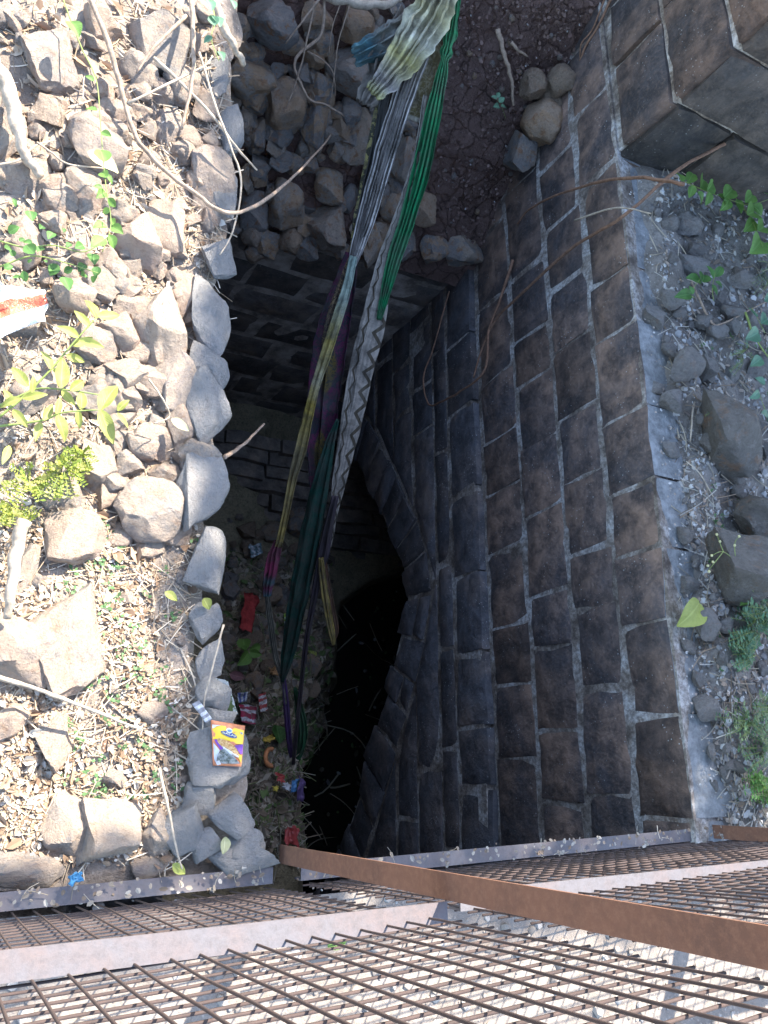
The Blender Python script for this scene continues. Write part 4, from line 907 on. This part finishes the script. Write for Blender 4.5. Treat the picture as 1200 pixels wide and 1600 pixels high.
for lb, (x0, y0, x1, y1), mt, wr, sf, h in [('green heart shaped leaf on the rubbish heap below the snack packet', (424, 1135, 430, 1160), 'leaf_grn', .9, sP, .08), ('large yellow green leaf lying on the coping', (1094, 942, 1066, 977), 'leaf_yel', .72, sL, .05), ('pale yellow leaf fallen beside the lowest lip stone', (352, 1308, 350, 1335), 'leaf_pale', .7, sL, .03),
    ('small green leaf on the litter near the pit lip', (318, 935, 328, 952), 'leaf_yel', .9, sL, .04), ('curled yellow leaf by the round sunlit stone', (268, 655, 296, 672), 'leaf_pale', .5, sL, .06), ('yellowing leaf low on the sunlit litter', (258, 925, 278, 938), 'leaf_yel', .6, sL, .04), ('pink dry leaf on the rubbish heap under the lip', (352, 1056, 376, 1062), 'leaf_pink', .6, sP, .08), ('lime leaf lit behind the fence mesh', (512, 1478, 545, 1468), 'leaf_bright', .5, sL, .03), ('green leaf by the crack between the lower left stones', (270, 1350, 290, 1366), 'leaf_yel', .6, sL, .04), ('pale dry leaf near the vine on the sunlit stones', (138, 236, 186, 266), 'leaf_pale', .55, sL, .12), ('small leaf on the muddy ledge', (480, 1018, 486, 1030), 'leaf_yel', .7, sP, .05), ('brown curled leaf on the coping under the green leaf', (1105, 955, 1118, 975), 'leaf_brown', .8, sL, .04)]:
    if mt == 'leaf_pink' and mt not in M: M[mt] = mat_leaf(mt, (.20, .09, .10), (.28, .13, .13))
    if mt == 'leaf_brown' and mt not in M: M[mt] = mat_leaf(mt, (.20, .13, .09), (.28, .20, .14))
    o = leaf(None, sf(x0, y0, h), sf(x1, y1, h), mt, wr, 'fallen_leaf', .2); tag(o, lb, 'leaf')
def feathery(label, boxes, cols, n, l0, l1, name='feathery_plant', z0=.0):
    b = at(sum(q[0] for q in boxes) / len(boxes), sum(q[1] for q in boxes) / len(boxes), 2, z0); e = empty(name, b, label, 'plant')
    V, F, C = [], [], []; SV, SF = [], []
    for (cx, cy, rx, ry) in boxes:
        root = at(cx, cy, 2, z0)
        for _ in range(n):
            a = U(0, 6.28); rr = math.sqrt(U(0, 1)); tip = at(cx + rx * rr * math.cos(a), cy + ry * rr * math.sin(a), 2, z0 + U(.03, .13)); c = R_.choice(cols); k = U(.7, 1.3); c = tuple(v * k for v in c)
            v, f = tube_data(catmull([root, (root + tip) / 2 + Vector((0, 0, .04)), tip], 3), .0009, 3); o = len(SV); SV += v; SF += [tuple(i + o for i in q) for q in f]
            for s in range(5):
                p = root.lerp(tip, .45 + .55 * s / 4) + Vector((0, 0, .03 * (1 - s / 5)))
                for sg in (-1, 1):
                    L = U(l0, l1); d = (tip - root).normalized(); sd_ = Vector((-d.y, d.x, 0)).normalized() * sg; t_ = (d * .7 + sd_ + Vector((0, 0, U(-.2, .5)))).normalized(); w_ = t_.cross(Vector((U(-.4, .4), U(-.4, .4), 1))).normalized() * L * .20
                    b_ = len(V); V += [p, p + t_ * L * .55 + w_, p + t_ * L, p + t_ * L * .55 - w_]; F.append((b_, b_ + 1, b_ + 2, b_ + 3)); C += [c] * 4
    tag(mesh('foliage', V, F, M['leaf_attr'], e, False, cols=C), kind='stuff'); tag(mesh('stems', SV, SF, M['stem'], e), kind='stuff')
    return e
feathery('fine leaved yellow green herb in the sun below the leafy plant', [(40, 760, 55, 35), (95, 745, 40, 40), (20, 800, 40, 25), (120, 720, 30, 25)], [(.30, .34, .06), (.22, .28, .05), (.40, .40, .12)], 26, .007, .016)
feathery('blue green feathery weed beside the grey boulder at right', [(1165, 985, 35, 45), (1185, 960, 30, 30), (1160, 1025, 20, 25)], [(.10, .20, .11), (.14, .25, .13), (.08, .15, .09)], 34, .014, .026)
feathery('low feathery weed at the right edge above the fence', [(1150, 1130, 35, 30), (1180, 1170, 30, 40), (1190, 1110, 25, 30)], [(.10, .19, .09), (.15, .24, .11), (.20, .24, .12)], 26, .010, .022)
feathery('bright green tuft in the corner of coping and fence', [(1190, 1240, 25, 22), (1175, 1222, 20, 16)], [(.10, .24, .05), (.16, .30, .07)], 26, .012, .024)
feathery('sparse grey green weed on the gravel at the right edge', [(1190, 430, 25, 40), (1150, 560, 25, 30), (1110, 640, 14, 14)], [(.13, .20, .14), (.18, .24, .17)], 14, .008, .016)
# tiny sprouts in the litter
V, F, C = [], [], []
for q in scatter_px(90, 90, 330, 820, 1260, hL) + scatter_px(70, 1030, 1200, 480, 1260, hR, lambda x, y: x > 1050 + (y - 275) * .09):
    for k in range(R_.randint(4, 8)):
        a = U(0, 6.28); L = U(.006, .016); d = Vector((math.cos(a), math.sin(a), U(.1, .6))).normalized(); w_ = Vector((-d.y, d.x, 0)) * L * .3; p = q[0] + Vector((U(-.01, .01), U(-.01, .01), .008)); b = len(V)
        V += [p, p + d * L * .55 + w_, p + d * L, p + d * L * .55 - w_]; F.append((b, b + 1, b + 2, b + 3)); k_ = U(.7, 1.3); c = (.12 * k_, .22 * k_, .09 * k_); C += [c] * 4
tag(mesh('tiny_sprouts', V, F, M['leaf_attr'], None, False, cols=C), kind='stuff')
# flowering sprig over the boulder
e = empty('flowering_sprig', at(1187, 955, 2, 0), 'thin pale flowering sprig standing in front of the grey boulder', 'sprig')
for s in ([(1187, 955, .05), (1165, 910, .12), (1150, 880, .16), (1130, 862, .2), (1112, 868, .22)], [(1150, 880, .16), (1148, 850, .2), (1155, 838, .22)], [(1130, 862, .2), (1108, 890, .22)], [(1165, 910, .12), (1178, 925, .14)], [(1130, 862, .2), (1120, 835, .24)]): stem(e, [at(x, y, 2, h) for x, y, h in s], .0016)
for x, y, h in [(1112, 868, .22), (1106, 884, .22), (1108, 893, .22), (1155, 838, .22), (1120, 835, .24), (1114, 878, .22), (1148, 852, .2), (1125, 846, .23)]:
    p = at(x, y, 2, h); V, F = [], []
    bm = bmesh.new(); bmesh.ops.create_icosphere(bm, subdivisions=1, radius=.005); me = bpy.data.meshes.new('bud'); bm.to_mesh(me); bm.free(); o = link('bud', me, M['leaf_pale'], e, False); o.location = p - e.location
leaf(e, at(1160, 915, 2, .12), at(1155, 895, 2, .15), 'leaf_pale', .4); leaf(e, at(1165, 918, 2, .12), at(1180, 925, 2, .12), 'leaf_pale', .4); leaf(e, at(1170, 935, 2, .08), at(1158, 945, 2, .08), 'leaf_bright', .5)
# ================================================================== LITTER THINGS
def sheet(name, label, q, surf, mat, h=.03, n=8, amp=.10, cat='wrapper', rough_edges=0.0):
    """crumpled sheet over four photo corners tl, tr, br, bl"""
    P = [surf(x, y, h) for x, y in q]; sd = U(0, 99); s_ = (P[1] - P[0]).length; V, F, UV = [], [], []
    for j in range(n + 1):
        for i in range(n + 1):
            u, v = i / n, j / n; p = P[0].lerp(P[1], u).lerp(P[3].lerp(P[2], u), v)
            e = 1 if (i in (0, n) or j in (0, n)) else 0
            p = p + Vector((nz(u * 3, v * 3, sd), nz(u * 3, v * 3, sd + 5), 0)) * s_ * (.05 + rough_edges * e) + Vector((0, 0, 1)) * (nz(u * 2.5, v * 2.5, sd + 9) + .5 * nz(u * 6, v * 6, sd)) * amp * s_
            V.append(p); UV.append((u, 1 - v))
    W_ = n + 1
    F = [(j * W_ + i, (j + 1) * W_ + i, (j + 1) * W_ + i + 1, j * W_ + i + 1) for j in range(n) for i in range(n)]
    o = mesh(name, V, F, mat, None, True, 35, uv=UV); md = o.modifiers.new('thick', 'SOLIDIFY'); md.thickness = .0012
    return tag(o, label, cat)
def mp(name, c, rough=.5, spec=.35): return mat_plain(name, tuple(.72 * k + .025 for k in c), rough, spec, .35, 25, .3, .004)
# snack packet
bpy.context.view_layer.update(); dg_ = bpy.context.evaluated_depsgraph_get(); zp = .03
for px_ in (335, 345, 355, 365, 375):
    for py_ in (1135, 1150, 1165, 1180, 1192):
        q_ = at(px_, py_, 2, .06); hit = scene.ray_cast(dg_, Vector((q_.x, q_.y, .5)), Vector((0, 0, -1)), distance=.6)
        if hit[0] and hit[4].name.startswith('stone'): zp = max(zp, hit[1].z)
zp = min(zp, .14) + .003
pk = [at(x, y, 2, zp) for x, y in ((330, 1125), (383, 1134), (377, 1198), (333, 1196))]
e = empty('snack_packet', (pk[0] + pk[2]) / 2 - Vector((0, 0, .01)), 'torn orange and yellow snack packet with purple band lying on a lip stone', 'packet')
def pkt(u, v, dz=0.0):
    p = pk[0].lerp(pk[1], u).lerp(pk[3].lerp(pk[2], u), v)
    return p + Vector((0, 0, .010 * math.sin(math.pi * u) * math.sin(math.pi * v) + .004 * nz(u * 4, v * 4, 2) + dz))
def ppoly(name, pts, mat, dz, parent=e):
    # fan of small triangles so that the print follows the bulge
    cx = sum(p[0] for p in pts) / len(pts); cy = sum(p[1] for p in pts) / len(pts); V = [pkt(cx, cy, dz)]; R = 3; n = len(pts)
    for r in range(1, R + 1):
        for (a, b) in pts: V.append(pkt(cx + (a - cx) * r / R, cy + (b - cy) * r / R, dz))
    F = [(0, 1 + k, 1 + (k + 1) % n) for k in range(n)]
    for r in range(R - 1):
        for k in range(n): F.append((1 + r * n + k, 1 + (r + 1) * n + k, 1 + (r + 1) * n + (k + 1) % n, 1 + r * n + (k + 1) % n))
    o = mesh(name, V, F, mat, parent, True); return o
def arc(cx, cy, rx, ry, a0, a1, n, rot=0):
    return [(cx + rx * math.cos(a) * math.cos(rot) - ry * math.sin(a) * math.sin(rot), cy + rx * math.cos(a) * math.sin(rot) + ry * math.sin(a) * math.cos(rot)) for a in (a0 + (a1 - a0) * k / n for k in range(n + 1))]
V, F = [], []; N_ = 14
for j in range(N_ + 1):
    for i in range(N_ + 1): V.append(pkt(i / N_, j / N_))
F = [(j * 15 + i, (j + 1) * 15 + i, (j + 1) * 15 + i + 1, j * 15 + i + 1) for j in range(N_) for i in range(N_)]
ob = mesh('body', V, F, mp('packet_orange', (.78, .26, .10)), e); md = ob.modifiers.new('thick', 'SOLIDIFY'); md.thickness = .004; md.offset = -1
t = NT('packet_yellow', .3, .5); g_ = t.noise(t.pos, 9, 2); t.color(t.mix(t.ramp(g_, [(.4, 0.0), (.6, 1.0)]), (.80, .52, .02), (.72, .62, .03)))
ppoly('yellow_field', [(.02, .12), (.3, .085), (.7, .10), (.98, .12), (.98, .46), (.75, .47), (.5, .43), (.25, .40), (.02, .42)], t.m, .0012)
white = mp('packet_white', (.75, .75, .74)); blue = mp('packet_blue', (.03, .06, .22)); purple = mp('packet_purple', (.22, .05, .42))
ppoly('white_corner', [(.02, .10), (.28, .085), (.15, .12), (.02, .19)], white, .0024)
ppoly('purple_band', [(.06, .43), (.25, .41), (.45, .45), (.4, .6), (.25, .66), (.1, .5)], purple, .0020); ppoly('purple_band', [(.66, .52), (.98, .46), (.98, .70), (.9, .70)], purple, .0020)
ppoly('yellow_field', [(.80, .68), (.97, .74), (.97, .92), (.82, .78)], mp('packet_yellow_low', (.75, .48, .03)), .0020)
t = NT('noodle_print', .5, .3); n_ = t.noise(t.pos, 260, 4, .7); t.color(t.mix(t.ramp(n_, [(.40, 0.0), (.6, 1.0)]), (.38, .19, .06), (.66, .44, .20)))
ppoly('bowl_print', arc(.50, .58, .40, .105, 0, 2 * math.pi * 23 / 24, 23, .42), t.m, .0030)
ppoly('bowl_rim', [(.28, .56), (.55, .66), (.85, .76), (.83, .79), (.5, .73), (.30, .61)], white, .0038)
t = NT('torn_foil', .35, .5); t.b.inputs['Metallic'].default_value = .7; n_ = t.noise(t.pos, 90, 4, .7); t.color(t.mix(t.ramp(n_, [(.4, 0.0), (.6, 1.0)]), (.10, .11, .09), (.34, .35, .32))); t.bump([(n_, .8, .006)])
ppoly('foil_tear', [(.14, .74), (.24, .64), (.34, .62), (.44, .67), (.52, .73), (.60, .74), (.74, .82), (.92, .93), (.6, .945), (.3, .95), (.10, .90)], t.m, .0046)
ppoly('foil_edge', [(.02, .50), (.08, .56), (.20, .66), (.13, .78), (.10, .88), (.26, .97), (.12, .99), (.03, .86)], mp('packet_foil_white', (.6, .62, .64)), .0042)
ppoly('brand_band', arc(.50, .275, .25, .062, 0, 2 * math.pi * 15 / 16, 15, .16), blue, .0026)
ppoly('brand_disc', arc(.50, .185, .085, .065, 0, 2 * math.pi * 15 / 16, 15), white, .0032); ppoly('brand_disc', arc(.50, .19, .06, .03, 0, 2 * math.pi * 11 / 12, 11), mp('packet_blue_light', (.15, .28, .5)), .0038)
ppoly('food_mark', [(.86, .17), (.94, .18), (.94, .225), (.86, .215)], white, .0026); ppoly('food_mark', arc(.90, .197, .018, .012, 0, 2 * math.pi * 7 / 8, 7), mp('mark_green', (.03, .2, .05)), .0034)
def text_part(txt, u0, v0, hgt, wid, rot, mat, dz):
    cu = bpy.data.curves.new('lettering', 'FONT'); cu.body = txt; cu.align_x = 'CENTER'; cu.align_y = 'CENTER'; cu.resolution_u = 2
    ob = bpy.data.objects.new('lettering', cu); COL.objects.link(ob); dg = bpy.context.evaluated_depsgraph_get(); me = bpy.data.meshes.new_from_object(ob.evaluated_get(dg))
    bpy.data.objects.remove(ob); xs_ = [v.co.x for v in me.vertices]; k = wid / (max(xs_) - min(xs_)); ys_ = [v.co.y for v in me.vertices]; k2 = hgt / (max(ys_) - min(ys_))
    for v in me.vertices:
        a, b = v.co.x * k, -v.co.y * k2; v.co = pkt(u0 + a, v0 + b + a * math.tan(rot), dz)
    me.materials.clear(); return link('lettering', me, mat, e)
text_part('BALAJI', .50, .275, .062, .40, .12, mp('packet_letter', (.85, .85, .55)), .0034)
# other scraps
def stripe_mat(name, a, b, k, ax=0):
    t = NT(name, .45, .4); u = t.sep(t.uv())[ax]; f = t.math('ADD', t.math('MULTIPLY', u, k), t.math('MULTIPLY', t.noise(t.pos, 16, 3, .6, 1.0), 1.6))
    c = t.mix(t.ramp(t.math('FRACT', f), [(.4, 0.0), (.45, 1.0), (.9, 1.0), (.97, 0.0)]), a, b)
    c = t.mix(t.ramp(t.noise(t.pos, 40, 5, .7), [(.40, .7), (.58, 0.0)]), c, (.09, .075, .06)); t.color(c); return t.m
sheet('paper_strip', 'narrow white paper strip leaning on the lip above the snack packet', [(300, 1100), (311, 1094), (332, 1124), (322, 1130)], sL, stripe_mat('paper_grey_white', (.62, .60, .58), (.25, .24, .25), 3, 1), .06, 6, .1, 'paper')
sheet('wrapper', 'red and white wrapper with purple edge on the rubbish heap', [(364, 1100), (392, 1106), (390, 1134), (368, 1130)], sP, stripe_mat('wrap_red_white', (.60, .58, .60), (.40, .03, .08), 2.2, 1), .10)
sheet('wrapper', 'small white and red crumpled wrapper right of the red and white one', [(392, 1088), (404, 1084), (406, 1112), (394, 1116)], sP, stripe_mat('wrap_white_red', (.62, .60, .60), (.45, .05, .05), 3, 1), .12, amp=.25)
sheet('wrapper', 'blue and white crumpled wrapper at the left of the heap', [(360, 1086), (376, 1084), (374, 1098), (362, 1102)], sP, stripe_mat('wrap_blue_white', (.08, .14, .42), (.6, .62, .66), 2, 0), .12, amp=.3)
t = NT('camouflage_cloth', .85, .2); t.color(t.mix(t.ramp(t.noise(t.pos, 22, 3), [(.46, 0.0), (.5, 1.0)]), (.07, .10, .035), (.42, .44, .42)))
sheet('printed_rag', 'olive and white patterned rag hanging below the pit lip', [(334, 1058), (356, 1064), (372, 1116), (346, 1122)], lambda x, y, h: at(x, y, 2, -.5), t.m, 0, 10, .15, 'rag')
sheet('red_rag', 'red crumpled rag among stones on the heap', [(374, 930), (392, 940), (384, 992), (366, 984)], sP, mp('red_cloth', (.42, .025, .02), .8, .2), .12, 10, .35, 'rag', .25)
sheet('red_bag', 'dull red plastic scrap at the foot of the heap by the post', [(436, 1288), (456, 1292), (454, 1322), (434, 1318)], sP, mp('red_plastic', (.40, .035, .03), .5, .4), .10, 9, .35, 'plastic', .2)
sheet('white_scrap', 'crumpled white and teal paper on the dark stones', [(382, 857), (400, 855), (402, 872), (384, 875)], sP, stripe_mat('scrap_white', (.60, .64, .66), (.20, .32, .36), 2, 0), .10, 9, .4, 'paper', .2)
sheet('scrap', 'red scrap in the colourful litter below the cloth end', [(420, 1206), (434, 1212), (432, 1222), (422, 1220)], sP, mp('scrap_red', (.5, .06, .05)), .1, 6, .4, 'scrap', .2)
sheet('scrap', 'white scrap in the colourful litter below the cloth end', [(432, 1222), (444, 1226), (440, 1236), (430, 1230)], sP, mp('scrap_white2', (.6, .6, .62)), .1, 6, .4, 'scrap', .2)
sheet('scrap', 'blue scrap in the colourful litter below the cloth end', [(444, 1220), (455, 1216), (452, 1236), (442, 1238)], sP, mp('scrap_blue', (.06, .22, .45)), .1, 6, .4, 'scrap', .2)
sheet('scrap', 'yellow scrap in the colourful litter below the cloth end', [(414, 1228), (424, 1228), (422, 1236), (415, 1236)], sP, mp('scrap_yellow', (.62, .48, .05)), .1, 6, .4, 'scrap', .2)
sheet('scrap', 'yellow and orange scrap beside the green heart shaped leaf', [(400, 1154), (416, 1148), (418, 1156), (404, 1162)], sP, mp('scrap_orange', (.62, .40, .04)), .1, 6, .4, 'scrap', .2)
sheet('scrap', 'purple cloth scrap at the water edge', [(456, 1212), (464, 1220), (462, 1250), (452, 1248)], sP, mp('scrap_purple', (.10, .05, .17), .8), .1, 8, .35, 'scrap', .2)
sheet('scrap', 'white and lime scrap under the thin grey tail', [(433, 964), (440, 962), (440, 988), (434, 988)], sP, stripe_mat('scrap_lime', (.62, .64, .6), (.35, .55, .06), 1, 1), .12, 6, .2, 'scrap')
sheet('scrap', 'orange brown dry leaf scrap on the heap by the purple tail', [(412, 1046), (428, 1044), (426, 1056), (414, 1058)], sP, mp('scrap_tan', (.42, .22, .08), .8, .2), .1, 6, .35, 'scrap', .2)
sheet('blue_wrapper', 'blue crumpled wrapper among stones at the fence foot', [(106, 1368), (128, 1362), (130, 1376), (110, 1384)], sL, mp('wrap_blue', (.03, .22, .42)), .05, 9, .35, 'wrapper', .2)
t = NT('milky_plastic', .25, .5); u = t.sep(t.uv()); t.color(t.mix(t.ramp(t.math('ADD', u[1], t.math('MULTIPLY', t.math('SUBTRACT', u[0], .5), -.25)), [(.36, 0.0), (.38, 1.0), (.68, 1.0), (.70, 0.0)]), (.78, .77, .76), (.55, .12, .06))); t.bump([(t.noise(t.pos, 30, 5, .7), .6, .02)])
sheet('plastic_bag', 'white plastic bag with a red band at the left edge', [(-30, 432), (70, 452), (72, 500), (-30, 540)], sL, t.m, .10, 14, .16, 'bag', .03)
o = mesh('orange_ring', *tube_data([sP(412 + 8 * math.cos(a), 1184 + 13 * math.sin(a), .1) for a in lin(1.2, 5.2, 14)], .012, 6), mp('ring_orange', (.55, .20, .06))); tag(o, 'orange curled strip on the heap right of the snack packet', 'strip')
# floating scraps on the water
straws('water_straw', [(at(U(490, 620), U(900, 1320), 2, WZ + .012), None) for _ in range(26)], [(.30, .27, .2), (.2, .17, .12)], .1, .5, .005)
flakes('water_litter', [(at(U(490, 625), U(890, 1325), 2, WZ + .01), None) for _ in range(80)], [(.07, .065, .05), (.05, .045, .03), (.16, .16, .16), (.04, .07, .025)], .008, .035, (1, 2), .2)
# ================================================================== SHADE TREE (unseen, added beyond the upper right corner, crown shaped to shade the pit)
tree = empty('unseen_shade_tree', (5.6, 6.2, .05), 'unseen broad leafy tree added beyond the upper right corner to shade the pit', 'tree')
t0 = Vector((5.6, 6.2, 0)); fork = Vector((5.2, 5.7, 2.6))
V, F = tube_data(catmull([t0 - Vector((0, 0, .2)), t0 + Vector((.05, -.1, .9)), fork], 6), lambda s: .26 - .08 * s, 12); mesh('trunk', V, F, M['twig'], tree)
SH = SDIR / SDIR.z
def inside(x, y):  # ground area to be shaded; crown leaves are placed sunward of it
    ex = .435 + .05 * nz(y * 2.3, 4) + .03 * nz(y * 8, 9); ey = -.36 - .06 * (x > 1.2) + .05 * nz(x * 3, 2)
    if y > 1.2: ex += .10 * (y - 1.2) * .4
    if x > ex and y > ey: return True
    return -.5 < x <= ex and ey + .01 < y < -.165 + .03 * nz(x * 6, 8)
LV, LF, LC = [], [], []; cnt = 0; tips = []
while cnt < 14000:
    x, y = U(-.5, 3.9), U(-.46, 4.2)
    if not inside(x, y): continue
    h = 3.3 + 1.5 * U(0, 1); p = Vector((x, y, 0)) + SH * h; s_ = U(.05, .13) if min(x - .44, y + .36) < .35 else U(.09, .2)
    a = U(0, 6.28); d = Vector((math.cos(a), math.sin(a), U(-.4, .4))).normalized(); w_ = d.cross(Vector((U(-.5, .5), U(-.5, .5), 1))).normalized() * s_ * .36
    if not inside(x + U(-1, 1) * s_ * .3, y + U(-1, 1) * s_ * .3): continue
    b = len(LV); LV += [p - d * s_ * .5, p + w_, p + d * s_ * .5, p - w_]; LF.append((b, b + 1, b + 2, b + 3)); k = U(.7, 1.3); LC += [(.06 * k, .11 * k, .03 * k)] * 4; cnt += 1
    if cnt % 900 == 0: tips.append(p)
mesh('crown', LV, LF, M['leaf_attr'], tree, False, cols=LC)
for tp in tips:
    m_ = fork.lerp(tp, .5) + Vector((U(-.2, .2), U(-.2, .2), .25)); V, F = tube_data(catmull([fork, m_, tp], 6), lambda s: .09 * (1 - .85 * s), 7); mesh('limb', V, F, M['twig'], tree)
